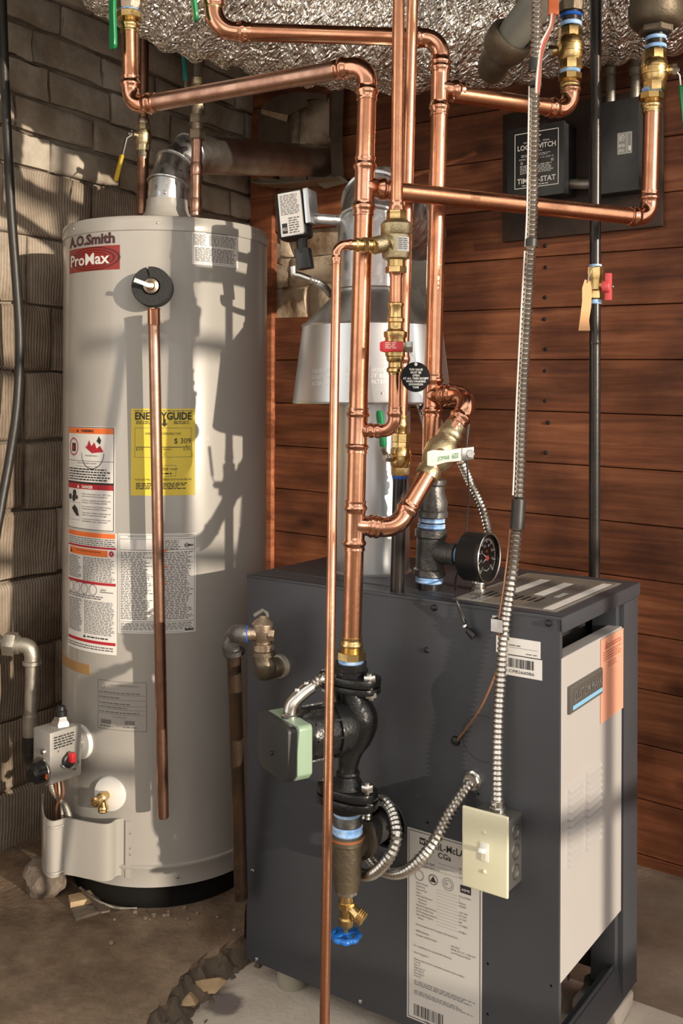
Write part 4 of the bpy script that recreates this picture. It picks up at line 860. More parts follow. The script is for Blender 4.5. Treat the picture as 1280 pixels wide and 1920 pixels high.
# ------------------------------------------------------------------ pipework helpers: pressed copper elbows, tees, valves
def arc(p0, p, p1, R, n=12):
    d1 = (p - p0).normalized(); d2 = (p1 - p).normalized(); th = d1.angle(d2); t = R * math.tan(th / 2)
    a = p - d1 * t; ax = d1.cross(d2).normalized(); c = a + (d2 - d1 * d1.dot(d2)).normalized() * R; v = a - c
    return [c + Matrix.Rotation(th * k / n, 3, ax) @ v for k in range(n + 1)], d1, d2
def sock(r, L): return [(0, r * 1.05), (L * .22, r * 1.07), (L * .32, r * 1.19), (L * .44, r * 1.25), (L * .56, r * 1.20), (L * .66, r * 1.09), (L * .80, r * 1.07), (L * .88, r * 1.12), (L * .98, r * 1.11), (L, r * 1.01)]
def elbow(root, p0, p, p1, r, R, L, m='copper_fit', name='elbow'):
    pts, d1, d2 = arc(p0, p, p1, R); mb = MB(); mb.tube([pts[0] - d1 * .002] + pts + [pts[-1] + d2 * .002], r * 1.06, 28)
    mb.lathe(pts[0], -d1, sock(r, L), 28); mb.lathe(pts[-1], d2, sock(r, L), 28); mb.build(name, M[m], root)
    return pts[0] - d1 * L * .5, pts[-1] + d2 * L * .5
def tee(root, p, dm, db, r, rb, half, bl, m='copper_fit'):
    dm = dm.normalized(); db = db.normalized(); L = half * .55; mb = MB()
    s = sock(r, L); prof = [(-half + 0, 0)] ; up = [(half - L + a, b) for a, b in s]; dn = [(-(half - L + a), b) for a, b in s][::-1]
    mb.lathe(p, dm, dn + up, 28); Lb = bl * .6
    mb.lathe(p, db, [(0, rb * 1.12), (r * .9, rb * 1.12), (r * 1.15, rb * 1.05)] + [(bl - Lb + a, b) for a, b in sock(rb, Lb) if bl - Lb + a > r * 1.15], 28)
    return mb.build('tee', M[m], root)
def run(root, pts, r, R=None, L=None, m='copper', fm='copper_fit', caps=True):
    R = R or r * 2.1; L = L or r * 1.7; pts = [V(p) for p in pts]; a = pts[0]
    for i in range(1, len(pts) - 1):
        s, e = elbow(root, pts[i - 1], pts[i], pts[i + 1], r, R, L, fm); MB().tube([a, s], r, 28).build('pipe', M[m], root); a = e
    MB().tube([a, pts[-1]], r, 28).build('pipe', M[m], root)
def adapter(root, p, d, r, ln, hexr=None, m='brass', name='press_adapter'):    # press socket then a hex shoulder, along d
    d = d.normalized(); mb = MB(); Ls = ln * .62
    mb.lathe(p, d, [(ln * .05 + Ls - a, b) for a, b in sock(r, Ls)][::-1], 24); h = hexr or r * 1.45
    mb.lathe(p + d * ln * .64, d, [(0, h * .92), (ln * .03, h), (ln * .30, h), (ln * .33, h * .92)], 8, rot=.3); return mb.build(name, M[m], root)
def band(root, p, d, r, ln, m='sealant', name='thread_sealant'): return MB().lathe(p, d, [(0, r * .97), (ln * .2, r * 1.04), (ln * .5, r), (ln * .8, r * 1.05), (ln, r * .97)], 24).build(name, M[m], root)
def ball_valve(label, p, axis, L, R, stem, lever, ll, grip, m='brass', group=None, name='ball_valve', lw=.017, crank=.018, nut=True, lm='zinc', gl=.72, sl=1.0):
    p = V(p); axis = axis.normalized(); stem = V(stem).normalized(); lever = V(lever).normalized()
    t = thing(name, label, 'valve', p - Z * L / 2, group); mb = MB()
    mb.lathe(p - axis * L / 2, axis, [(0, R * .86), (.003, R * .90), (L * .22, R * .90), (L * .24, R * .84)], 8, rot=.3)
    mb.lathe(p + axis * L / 2, -axis, [(0, R * .86), (.003, R * .90), (L * .22, R * .90), (L * .24, R * .84)], 8, rot=.3)
    mb.lathe(p - axis * L * .30, axis, [(0, R * .82), (L * .04, R * .86), (L * .09, R * .96), (L * .20, R * 1.0), (L * .205, R * 1.07), (L * .24, R * 1.08), (L * .245, R * 1.02), (L * .36, R * 1.03), (L * .365, R * 1.08), (L * .40, R * 1.07), (L * .405, R), (L * .51, R * .96), (L * .56, R * .86), (L * .60, R * .82)], 28)
    mb.cyl(p, p + stem * R * 1.55 * sl, R * .40, 16); b = mb.build('valve_body', M[m], t)
    q = p + stem * R * 1.5 * sl
    MB().hexa(q, q + stem * .010, R * .46).build('packing_nut', M['zinc'], t)
    q = q + stem * .008; side = stem.cross(lever).normalized(); c1 = q + stem * crank + lever * (crank * .9 + .008)
    mb = MB(); mb.strip([q - lever * .008, q + lever * .006, c1, c1 + lever * (ll * (1 - gl) + .004)], side, [lw * .9, lw, lw * .72, lw * .72], .0028); h = mb.build('lever', M[lm], t)
    a = c1 + lever * ll * (1 - gl); e = c1 + lever * ll
    mb = MB(); mb.strip([a, a + lever * .004, a.lerp(e, .3), a.lerp(e, .8), e - lever * .006, e], side, [lw * .75, lw * .98, lw * .86, lw * 1.05, lw * 1.0, lw * .6], .0075); mb.build('grip', M[grip], h, bevel=.002)
    MB().hexa(q, q + stem * .007, .006).build('lever_nut', M['zinc'], h)
    return t
RC = .0175                                         # 1 1/4 inch copper
def rr(y, Y=1.83): return at(686 - .0278 * (y - 240), y, Y)
up_r = (rr(200) - rr(1100)).normalized()
# ------------------------------------------------------------------ return riser with the cross pipe to the upper left
T = thing('return_riser', 'copper riser above the pump with a cross pipe to the water heater corner', 'pipe', rr(1200))
c_top = rr(121); c_left = at(246, 200, 2.075)
run(T, [rr(1215), c_top], RC) if False else None
a, e = elbow(T, rr(300), c_top, c_left, RC, RC * 2.0, .030); MB().tube([rr(1212), a], RC, 28).build('pipe', M['copper'], T)
a2, e2 = elbow(T, c_top, c_left, at(243, 40, 2.075), RC, RC * 1.9, .030); MB().tube([e, a2], RC, 28).build('pipe', M['copper_dull'], T)
MB().tube([e2, at(243, 30, 2.075)], RC, 28).build('pipe', M['copper'], T)
tee(T, rr(350), up_r, at(760, 361, 1.862) - rr(350), RC, RC, .054, .052)
tee(T, rr(807), up_r, at(740, 807, 1.80) - rr(807), RC, .0112, .042, .040)
tee(T, rr(985), up_r, at(748, 988, 1.85) - rr(985), RC, RC, .046, .046)
adapter(T, rr(1190), -up_r, RC, .046, .0275); band(T, rr(1236), -up_r, .023, .009)
adapter(T, at(243.2, 64, 2.075), Z, RC, .046, .027); band(T, at(243.2, 22, 2.075), Z, .023, .007)
ball_valve('brass valve with a long green lever above the cross pipe end', at(243, -14, 2.075), Z, .075, .030, V((-.75, -.66, 0)), V((.02, 0, -1)), .115, 'green', 'bronze', lw=.022, crank=.004, gl=.88, sl=.62)
# lower cross pipe to the right
T = thing('cross_pipe', 'copper cross pipe running from the riser to the fuse boxes', 'pipe', at(1216, 409, 2.14))
pa, pc_ = rr(352), at(1216, 409, 2.14); pu = at(1222, 205, 2.14); dd = (pc_ - pa).normalized()
run(T, [pa + dd * .030, pc_, pu], RC, RC * 1.8, .028)
adapter(T, at(1220.5, 214, 2.14), Z, RC, .046, .0265); band(T, at(1222, 174, 2.14), Z, .021, .010)
ball_valve('brass valve with green lever below the big black fitting', at(1226, 134, 2.14), Z, .088, .0285, V((1, -.25, 0)), V((.1, .0, -1)), .115, 'green', lw=.016, crank=.006, gl=.82, sl=.85)
band(T, at(1229, 92, 2.14), Z, .0215, .008); band(T, at(1229, 76, 2.14), Z, .0215, .008); MB().cyl(at(1229, 94, 2.14), at(1230, 56, 2.14), .020).build('nipple', M['black_pipe'], T)
FT = thing('reducing_fitting', 'large dark cast reducing fitting above the right hand valve', 'fitting', at(1230, 56, 2.14))
MB().hexa(at(1229, 64, 2.14), at(1229, 44, 2.14), .036).build('bushing', M['cast'], FT)
MB().lathe(at(1229, 52, 2.14), Z, [(0, .030), (.002, .046), (.010, .054), (.030, .0575), (.046, .0575), (.048, .054), (.110, .053), (.12, .056)], 36).build('fitting_body', M['cast'], FT)
# ------------------------------------------------------------------ supply riser, top cross pipe and right branch
def sr(y, Y=1.985): return at(825 - .0236 * (y - 130), y, Y)
up_s = (sr(200) - sr(800)).normalized()
T = thing('supply_riser', 'copper riser from the boiler top with a cross pipe under the foil duct', 'pipe', sr(900))
c1 = sr(72); c2 = at(402, 58, 1.945)
a, e = elbow(T, sr(300), c1, c2, RC, RC * 1.9, .030); MB().tube([sr(890), a], RC, 28).build('pipe', M['copper'], T)
a2, e2 = elbow(T, c1, c2, at(400, -60, 1.945), RC, RC * 2.3, .032); MB().tube([e, a2], RC, 28).build('pipe', M['copper'], T); MB().tube([e2, at(400, 5, 1.945)], RC, 28).build('pipe', M['copper'], T)
adapter(T, at(401, 20, 1.945), Z, RC, .046, .026)
ball_valve('brass valve with a green lever at the foil duct', at(398, -58, 1.945), Z, .085, .030, V((-.9, -.45, 0)), V((.12, 0, -1)), .098, 'green', 'bronze', lw=.018, crank=.004, gl=.85, sl=.75)
br = at(1068, 207, 2.112)
tee(T, sr(165), up_s, br - sr(172), RC, RC, .056, .050); tee(T, sr(741), up_s, at(884, 741, 1.92) - sr(741), RC, RC, .043, .044)
adapter(T, sr(868), -up_s, RC, .040, .026); band(T, sr(905), -up_s, .022, .012)
T = thing('branch_pipe', 'short copper branch pipe ending under a brass valve at the foil duct', 'pipe', br)
run(T, [sr(172) + (br - sr(172)).normalized() * .03, br, at(1070, 160, 2.112)], RC, RC * 1.9, .027)
adapter(T, at(1068, 175, 2.112), Z, RC, .042, .025); band(T, at(1068, 138, 2.112), Z, .021, .008)
ball_valve('brass valve with hidden green lever beside the grey drain pipe', at(1069, 92, 2.112), Z, .088, .0275, V((-1, .35, 0)), V((-.15, .3, -1)), .090, 'green', lw=.016, crank=.012, gl=.7, sl=.85)
band(T, at(1070, 50, 2.112), Z, .022, .009); MB().cyl(at(1070, 50, 2.112), at(1070, 20, 2.112), .0205).build('nipple', M['black_pipe'], T); band(T, at(1070, 33, 2.112), Z, .022, .007, 'sealant_dk')
FT = thing('cast_cap_fitting', 'dark cast coupling above the short copper branch', 'fitting', at(1070, 24, 2.112))
MB().lathe(at(1070, 24, 2.112), Z, [(0, .020), (.001, .026), (.010, .0275), (.07, .0275)], 8).build('fitting_body', M['cast'], FT)
# ------------------------------------------------------------------ bypass loop between the risers
T = thing('bypass_pipe', 'copper bypass loop joining the two risers', 'pipe', at(748, 988, 1.85))
b0, b1, b2, b3 = rr(985), at(744, 990, 1.845), at(888, 738, 1.925), sr(741)
a, e = elbow(T, b0, b1, b2, RC, .044, .028); MB().tube([b0 + (b1 - b0) * .3, a], RC, 28).build('pipe', M['copper'], T)
a2, e2 = elbow(T, b1, b2, b3, RC, .034, .026); MB().tube([e, a2], RC, 28).build('pipe', M['copper'], T); MB().tube([e2, b3], RC, 28).build('pipe', M['copper'], T)
dg = (b2 - b1).normalized(); vb = at(828, 843, 1.895)
mb = MB(); mb.lathe(vb - dg * .062, dg, [(0, .0185), (.003, .0225), (.018, .0225), (.022, .020), (.028, .024), (.040, .029), (.056, .0305), (.064, .030), (.076, .0265), (.082, .022), (.088, .0215), (.092, .0245), (.100, .0245), (.104, .0215), (.118, .021), (.120, .0185)], 28)
BV_ = thing('bypass_valve', 'brass valve with a white lever on the slanting bypass pipe', 'valve', vb - Z * .05); vbo = mb.build('valve_body', M['brass_dull'], BV_)
sdir = V((.25, -1, -.1)).normalized(); q = at(820, 858, 1.86); MB().cyl(vb, q + sdir * .01, .013).build('stem', M['brass'], BV_)
l0, l1 = at(800, 860, 1.845), at(872, 851, 1.845); ld = (l1 - l0).normalized()
mb = MB(); mb.strip([l0, l0.lerp(l1, .15), l0.lerp(l1, .5), l1], Z, [.026, .030, .022, .024], .009); lv = mb.build('lever', M['white_v'], BV_, bevel=.002)
P = Print(fmap(l0.lerp(l1, .28) - Z * .006 - YY * .0052, ld, Z), .0004); P.text('green', 'JOMAR', .0, .0, .008, w=.022); P.text('green', '600', .026, .0, .011, w=.012); P.done(lv)
MB().box(l1 + ld * .004, (.022, .014, .024), ld, YY, Z).build('lever_end', M['zinc'], lv, bevel=.002); MB().hexa(l1 + ld * .008 - YY * .006, l1 + ld * .008 - YY * .016, .008).build('lever_nut', M['zinc'], lv)
# ------------------------------------------------------------------ feed line with backflow preventer and red valve
def fd(y, Y=1.80): return at(747 - .0095 * y, y, Y)
RF = .0112; up_f = (fd(0) - fd(700)).normalized()
T = thing('feed_line', 'thin copper feed line dropping through the backflow preventer to the riser', 'pipe', fd(808))
MB().tube([fd(-60), fd(395)], RF, 24).build('pipe', M['copper'], T); MB().tube([fd(505), fd(612)], RF, 24).build('pipe', M['copper'], T); MB().lathe(fd(520), up_f, sock(RF, .02), 24).build('adapter', M['copper_fit'], T)
a, e = elbow(T, fd(700), fd(808), rr(807), RF, RF * 2.0, .022); MB().tube([fd(690), a], RF, 24).build('pipe', M['copper'], T); MB().tube([e, rr(807)], RF, 24).build('pipe', M['copper'], T)
bfp = fd(450); mpx = 1.8 / 1880
BP = thing('backflow_preventer', 'cast brass backflow preventer on the thin copper feed line', 'valve', fd(520))
mb = MB(); mb.lathe(fd(488), up_f, [(0, .017), (.003, .024), (.010, .0255), (.044, .0255), (.047, .028), (.064, .0285), (.067, .026), (.072, .020)], 32)
mb.cyl(bfp, at(700, 461, 1.775), .0155, 24); mb.cyl(bfp, at(722, 459, 1.785), .0185, 24); body = mb.build('valve_body', M['brass_dull'], BP)
for y0, y1, r_ in ((395, 414, .0185), (500, 512, .0195)): MB().hexa(fd(y1), fd(y0), r_, rot=.3).build('union_nut', M['brass'], BP)
MB().lathe(fd(424), up_f, [(0, .020), (.006, .019), (.012, .016)], 24).build('collar', M['brass'], BP); MB().cyl(fd(503), fd(484), .016).build('collar', M['brass'], BP); MB().lathe(fd(397), up_f, [(0, .0145), (.010, .0145), (.014, .0125), (.020, .0122)], 24).build('collar', M['copper_fit'], BP)
P = Print(lambda u, v, d=0.0: fd(474) + Z * v + tdir(u / .0255 + .05) * (.0258 + d)); o = P.sheet(BP, M['paper'], 0, 0, .024, .026, .0005, 'label'); P.lines('ink_soft', .001, .003, .023, .024, 6, 111, .4); P.done(o)
# vent tube of the backflow preventer
T = thing('vent_tube', 'long thin copper vent tube running down past the pump to the floor', 'pipe', at(608, 1940, 1.60))
RV = .0080; v0, v1, v2 = at(705, 460, 1.777), at(631, 458, 1.745), at(607, 1990, 1.585)
mb = MB(); d_ = (v1 - v0).normalized(); mb.lathe(v0 - d_ * .004, d_, [(0, .011), (.002, .0135), (.010, .0135), (.012, .0105), (.020, .0105), (.022, .0125), (.028, .0125), (.030, .010), (.038, .0098), (.040, .0125), (.044, .0125), (.046, .0098), (.054, .0096)], 24); mb.build('adapter', M['brass'], T)
mb = MB(); mb.hexa(v0 + d_ * .001, v0 + d_ * .010, .0155); mb.hexa(v0 + d_ * .020, v0 + d_ * .028, .0145); mb.build('union_nut', M['brass'], T)
a, e = elbow(T, v0, v1, v2, RV, .020, .018, 'copper_fit'); MB().tube([v0, a], RV, 20).build('pipe', M['copper'], T); MB().tube([e, v2], RV, 20).build('pipe', M['copper'], T)
# red handled valve on the feed line
p = fd(652); t = thing('drain_shutoff_valve', 'brass valve with a red lever on the thin feed line', 'valve', fd(705)); mb = MB()
mb.lathe(fd(703), up_f, [(0, .0118), (.004, .0125), (.006, .0155), (.011, .0155), (.014, .0125), (.022, .0122), (.026, .0155), (.032, .0160), (.034, .018), (.046, .0185)], 24)
mb.lathe(fd(660), up_f, [(0, .0185), (.014, .0195), (.024, .0185), (.028, .021), (.036, .021), (.038, .016), (.042, .0135), (.052, .0135), (.054, .0160), (.060, .0160), (.062, .0130), (.080, .0125), (.083, .0145), (.087, .0145), (.089, .0118)], 24); mb.build('valve_body', M['brass'], t)
mb = MB(); mb.strip([at(712, 650, 1.768), at(722, 650, 1.766), at(740, 650, 1.766), at(755, 650, 1.768)], Z, [.016, .021, .017, .020], .010); h = mb.build('lever', M['red'], t, bevel=.003)
P = Print(fmap(at(722, 654, 1.7605), X, Z), .0003); P.lines('white_v', 0, 0, .022, .012, 4, 121, .35); P.done(h)
MB().cyl(at(750, 651, 1.80), at(769, 651, 1.775), .009).build('stem', M['zinc'], t); MB().hexa(at(759, 651, 1.772), at(773, 651, 1.772), .011).build('stem_nut', M['zinc'], t)
# black round tag on a wire
p = at(779, 707, 1.765); TG = thing('valve_tag', 'round black tag with white lettering hanging from the red valve', 'tag', p - Z * .027)
ax_ = V((.97, .24, 0)).normalized(); mb = MB(); n_ = ax_.cross(Z); disc = mb.lathe(p, n_, [(-.0008, .0265), (.0008, .0265)], 40) and mb.build('tag_disc', M['tag_black'], TG)
P = Print(fmap(p + n_ * .0008, ax_, Z), .0003)
for k, (s1, wd) in enumerate((('THIS VALVE', .025), ('MUST BE', .020), ('OPEN', .013), ('AT ALL TIMES EXCEPT', .047), ('WHEN DRAINING', .036), ('EXPANSION', .026), ('TANK', .012))): P.text('paper', s1, 0, .0115 - k * .0052, .0036, 'c', bold=.03, w=wd)
P.ring('paper', 0, .0225, .0030, .0028, 10); P.done(disc)
MB().tube(smooth_path([p + Z * .022 - YY * .002, p + Z * .034 - X * .002, at(771, 664, 1.772), at(768, 655, 1.775)], 5), .0008, 6).build('tie_wire', M['wire_white'], TG)
# ------------------------------------------------------------------ second thin line dropping to the boiler through a green valve
def sd_(y): return at(773 - .0262 * y, y, 1.910 + .035 * y / 1108)
up_2 = (sd_(0) - sd_(800)).normalized()
T = thing('expansion_line', 'thin copper line behind the feed line ending in a black pipe on the boiler', 'pipe', sd_(1108))
MB().tube([sd_(-60), sd_(800)], RF, 24).build('pipe', M['copper'], T); MB().lathe(sd_(660), -up_2, sock(RF, .03), 24).build('coupling', M['copper_fit'], T); adapter(T, sd_(775), -up_2, RF, .058, .019)
MB().tube([sd_(885), sd_(1115)], .0135, 24).build('pipe', M['black_pipe'], T); band(T, sd_(897), up_2, .0145, .012, 'sealant_dk')
ball_valve('brass valve with an upright green lever above the black boiler pipe', sd_(857), up_2, .070, .020, V((-.72, -.69, 0)), V((-.12, -.05, 1)), .078, 'green', lw=.014, crank=.006, gl=.9)
# ------------------------------------------------------------------ iron fittings and gauge at the boiler outlet
def io(y): return at(812 - .04 * (y - 900), y, 1.968)
T = thing('outlet_fittings', 'dark iron reducer and tee rising from the boiler top', 'pipe fitting', io(1108)); ui = (io(900) - io(1100)).normalized()
MB().lathe(io(970), ui, [(0, .026), (.002, .0315), (.012, .0315), (.015, .029), (.030, .0305), (.040, .027), (.050, .0235), (.062, .0225), (.065, .0255), (.074, .0255), (.076, .022)], 32).build('reducer', M['iron_grey'], T)
band(T, io(979), ui, .0255, .008); MB().cyl(io(992), io(965), .0245).build('nipple', M['black_pipe'], T); band(T, io(990), ui, .0265, .009)
mb = MB(); mb.lathe(io(1080), ui, [(0, .026), (.002, .0315), (.013, .0315), (.016, .0280), (.075, .0280), (.078, .0315), (.092, .0315), (.094, .026)], 32)
tb = io(1035); td = -BU; mb.lathe(tb, td, [(0, .024), (.030, .022), (.046, .0195), (.048, .0215), (.058, .0215), (.060, .017)], 28); tb_ = mb.build('tee', M['iron_grey'], T)
P = Print(lambda u, v, d=0.0: io(1062) + Z * (.002 + u) + tdir(-.15 - v / .028) * (.0280 + d), .0012); P.text('iron_grey', '1¼X1', .0, -.004, .010, w=.036, bold=.02); P.done(tb_)
band(T, io(1092), ui, .0265, .011); MB().cyl(io(1120), io(1085), .0255).build('nipple', M['black_pipe'], T)
q = tb + td * .056; band(T, q, td, .0165, .008); MB().cyl(q, q + td * .03, .0125).build('nipple', M['black'], T)
GA = thing('pressure_gauge', 'round black pressure and temperature gauge on the iron tee', 'gauge', q + td * .05 - Z * .05); g0 = q + td * .018
case = MB().lathe(g0, td, [(0, .034), (.003, .043), (.008, .0465), (.042, .0465), (.044, .0480), (.052, .0480), (.053, .0455), (.048, .044)], 48, cap=False).build('case', M['black'], GA)
MB().lathe(g0, td, [(.0, .0345), (.001, .012)], 48).build('case_back', M['black'], case); MB().lathe(g0 + td * .046, td, [(0, .0455), (.001, .0455)], 48).build('dial_face', M['black'], GA)
MB().lathe(g0 + td * .0515, td, [(-.001, .0452), (.0025, .0482), (.0035, .0470), (.0025, .0445)], 48, cap=False).build('bezel', M['zinc'], GA)
P = Print(fmap(g0 + td * .0475, V((-td.y, td.x, 0)), Z), .0004)
for k in range(41):
    a = RAD(225 - 270 * k / 40); r0, r1 = (.029, .037) if k % 5 == 0 else (.033, .037); ca, sa = math.cos(a), math.sin(a); wv = .0007 if k % 5 else .0011
    P.poly('paper', [(r0 * ca - wv * sa, r0 * sa + wv * ca), (r0 * ca + wv * sa, r0 * sa - wv * ca), (r1 * ca + wv * sa, r1 * sa - wv * ca), (r1 * ca - wv * sa, r1 * sa + wv * ca)])
for k, s1 in enumerate(('0', '10', '20', '30', '40', '50', '60', '70')): a = RAD(225 - 270 * k / 7); P.text('paper', s1, .0245 * math.cos(a), .0245 * math.sin(a) - .003, .0055, 'c')
for k in range(17):
    a = RAD(235 + 70 * k / 16); P.ring('paper', .018 * math.cos(a), .018 * math.sin(a) - .006, .0009, .0009, 6)
P.text('ink_orange', 'PSI', 0, .010, .005, 'c'); P.done(GA)
e_ = V((-td.y, td.x, 0))
for a, ln, m_ in ((RAD(150), .022, 'paper'), (RAD(200), .020, 'paper'), (RAD(-10), .012, 'red_soft')):
    c_, s_ = math.cos(a), math.sin(a); MB().prism([(-.003 * s_ * .5, .003 * c_ * .5), (ln * c_, ln * s_), (.003 * s_ * .5, -.003 * c_ * .5)], g0 + td * .0488, e_, Z, .0006).build('needle', M[m_], GA)
MB().lathe(g0 + td * .048, td, [(0, .0055), (.002, .0055), (.003, .002)], 16).build('hub', M['red_soft'], GA)
MB().lathe(g0 + td * .0515, td, [(0, .0448), (.001, .0448)], 48).build('lens', M['glass'], GA)
# air vent on the boiler top under the gauge, limit control conduit connector
p = on_plane(898, 1107, (0, 0, BZT), Z); AV = thing('conduit_elbow_connector', 'zinc conduit elbow on the boiler top beside the gauge', 'connector', p)
MB().lathe(p - Z * .001, Z, [(0, .015), (.006, .015), (.008, .011), (.014, .011), (.016, .014), (.022, .013), (.030, .008)], 20).build('base', M['zinc'], AV)
pts = smooth_path([p + Z * .022, p + Z * .05 + X * .022 + YY * .026, at(917, 1010, 2.02), at(906, 960, 2.03), at(884, 910, 2.05), at(862, 862, 2.03), at(842, 835, 2.05), at(820, 790, 2.15), at(790, 765, 2.25)], 12); MB().tube(pts[:10], .0115, 14).build('elbow', M['zinc'], AV)
pts = resample(pts[8:], .0038); MB().tube(pts, .008, 14, rad=[.0098 if k % 2 else .0078 for k in range(len(pts))]).build('flexible_conduit', M['conduit'], AV)
MB().cyl(p + Z * .03 + X * .012, p + Z * .03 + X * .024, .006).build('clamp_screw', M['zinc'], AV)
# ------------------------------------------------------------------ circulator pump
def pm(px, y, dY=0.0): return at(px, y, 1.83 + dY)
PU = thing('circulator_pump', 'black circulator pump with a green junction box', 'pump', pm(652, 1520))
fa = -BU; fb = BV
def flange(y0, y1, half, wid, name, px):
    c = pm(px, (y0 + y1) / 2); th = (y1 - y0) * 1.83 / 1880; mb = MB(); poly = []
    for k in range(24):
        a = 2 * math.pi * k / 24; ca, sa = math.cos(a), math.sin(a); poly.append((half * (abs(ca) ** .8) * (1 if ca > 0 else -1), wid * (abs(sa) ** .7) * (1 if sa > 0 else -1)))
    mb.prism(poly, c - Z * th / 2, fa, fb, th); return mb.build(name, M['pump_black'], PU, bevel=.003), c
flange(1264, 1279, .060, .036, 'flange', 656); flange(1281, 1293, .060, .034, 'flange', 656)
MB().lathe(pm(657, 1266), Z, [(0, .034), (.010, .034), (.012, .031), (.024, .031)], 8, rot=.3).build('flange_hub', M['pump_black'], PU)
flange(1474, 1490, .060, .034, 'flange', 651); flange(1492, 1508, .060, .036, 'flange', 651)
MB().lathe(pm(651, 1522), Z, [(0, .024), (.003, .029), (.016, .031), (.020, .034)], 28).build('flange_hub', M['pump_black'], PU)
mb = MB(); pts = smooth_path([pm(656, 1290), pm(664, 1312), pm(675, 1345), pm(672, 1378), pm(658, 1408), pm(652, 1440), pm(651, 1478)], 8); n = len(pts)
rad = []
for i in range(n):
    y = (744 + (EZ - pts[i].z) * 1880 / 1.83); rad.append(.020 + .012 * math.exp(-((y - 1350) / 38) ** 2) - .002 * math.exp(-((y - 1440) / 15) ** 2) + (.014 * max(0, (y - 1452) / 26)))
mb.tube(pts, .02, 28, rad=rad); mdir = V((-.86, -.51, 0)).normalized(); vc = pm(648, 1362, .0); mb.lathe(vc - mdir * .014, mdir, [(0, .030), (.004, .040), (.016, .045), (.030, .046), (.038, .046), (.040, .050), (.047, .050), (.049, .044)], 40); mb.lathe(pm(652, 1445), -Z, [(0, .0205), (.004, .0225), (.008, .0205)], 24); mb.build('volute', M['pump_black'], PU)
mb = MB(); mb.lathe(vc + mdir * .030, mdir, [(0, .044), (.010, .046), (.050, .046), (.062, .043), (.070, .036), (.085, .034)], 40)
for k in range(10):
    a = 2 * math.pi * k / 10; e1_, e2_, _ = frame(mdir); mb.box(vc + mdir * .058 + (e1_ * math.cos(a) + e2_ * math.sin(a)) * .046, (.004, .05, .006), (e1_ * math.sin(a) - e2_ * math.cos(a)), mdir, (e1_ * math.cos(a) + e2_ * math.sin(a)))
mb.build('motor', M['pump_black'], PU)
side = V((-mdir.y, mdir.x, 0)); jc = vc + mdir * .113 - Z * .012
def oct_(w, h, c): return [(-w, -h + c), (-w + c, -h), (w - c, -h), (w, -h + c), (w, h - c * .4), (w - c * .4, h), (-w + c * .4, h), (-w, h - c * .4)]
def ext(poly, o, h, name, m, **kw):      # octagon plate extruded by h along the motor axis
    return (MB().prism(poly, o, -side, Z, h) if (-side).cross(Z).dot(mdir) > 0 else MB().prism(poly, o, side, Z, h)).build(name, m, PU, **kw)
jb = ext(oct_(.058, .048, .012), jc - mdir * .012, .030, 'junction_box', M['pumpgreen'], bevel=.003, label='pale green junction box')
ext(oct_(.0585, .0485, .014), jc + mdir * .0185, .018, 'junction_cover', mat('pump_cover_black', (.028, .028, .030), .5), bevel=.005)
screw(jc + mdir * .038 - Z * .010 - side * 0, mdir, .004, M['pump_black'], PU)
p = jc + Z * .048 + mdir * .002; mb = MB(); mb.lathe(p, Z, [(0, .016), (.004, .016), (.006, .012), (.012, .012)], 18); hd_ = V((.75, .35, .45)).normalized(); mb.tube(smooth_path([p + Z * .008, p + Z * .020 + hd_ * .006, p + Z * .026 + hd_ * .03, p + Z * .026 + hd_ * .048], 5), .0125, 16); mb.build('conduit_connector', M['zinc'], PU)
for s_ in (.016, .036): screw(p + Z * .038 + hd_ * s_, Z, .006, M['zinc'], PU)
st = p + Z * .026 + hd_ * .045; pts = resample(smooth_path([st, st + V((.022, .012, .012)), st + V((.042, .040, .004)), at(638, 1335, 1.898), at(650, 1400, 1.903), at(654, 1460, 1.905), at(670, 1508, 1.905), at(687, 1531, 1.899)], 12), .0036); MB().tube(pts, .008, 14, rad=[.0098 if k % 2 else .0078 for k in range(len(pts))]).build('flexible_conduit', M['conduit'], PU)
for (px, y0, y1) in ((692, 1262, 1312), (688, 1466, 1522), (613, 1250, 1300), (609, 1456, 1510)):
    dYb = (-.034 if px > 650 else .034); c0 = at(px, y0, 1.83 + dYb); c1 = at(px + (4 if y0 < 1300 and px > 650 else 0), y1, 1.83 + dYb); mb = MB(); mb.cyl(c0, c1, .0058, 12); mb.hexa(c0.lerp(c1, .08), c0.lerp(c1, .32), .0115); mb.hexa(c0.lerp(c1, .72), c0.lerp(c1, .92), .0110); mb.build('flange_bolt', M['zinc'], PU)
# tee, drain cock and blue wheel under the pump
T = thing('return_tee', 'dark tee with a branch into the boiler under the pump', 'pipe fitting', pm(650, 1670))
band(T, pm(651, 1528), Z, .0245, .009); MB().lathe(pm(651, 1552), Z, [(0, .024), (.002, .026), (.020, .026), (.024, .024), (.03, .023)], 28).build('nipple', M['iron_grey'], T); band(T, pm(651, 1562), Z, .0275, .016)
mb = MB(); mb.lathe(pm(650, 1668), Z, [(0, .020), (.002, .023), (.010, .024), (.020, .0265), (.060, .0275), (.084, .0275), (.087, .031), (.100, .031), (.103, .027)], 32)
tc_ = pm(650, 1592); mb.lathe(tc_, BV, [(0, .026), (.034, .026), (.036, .034), (.050, .0345), (.053, .030)], 32); mb.build('tee', M['cast'], T)
MB().lathe(pm(650.5, 1571), Z, [(0, .0305), (.001, .0318), (.004, .0318), (.005, .0305)], 32).build('rust_ring', mat('rust', (.30, .09, .03), .8), T)
MB().cyl(tc_ + BV * .045, tc_ + BV * .16, .0245, 28).build('branch_pipe', M['iron_grey'], T)
mb = MB(); mb.lathe(pm(650, 1676), Z, [(0, .016), (.003, .0205), (.010, .0205)], 24); mb.build('bushing', M['zinc'], T)
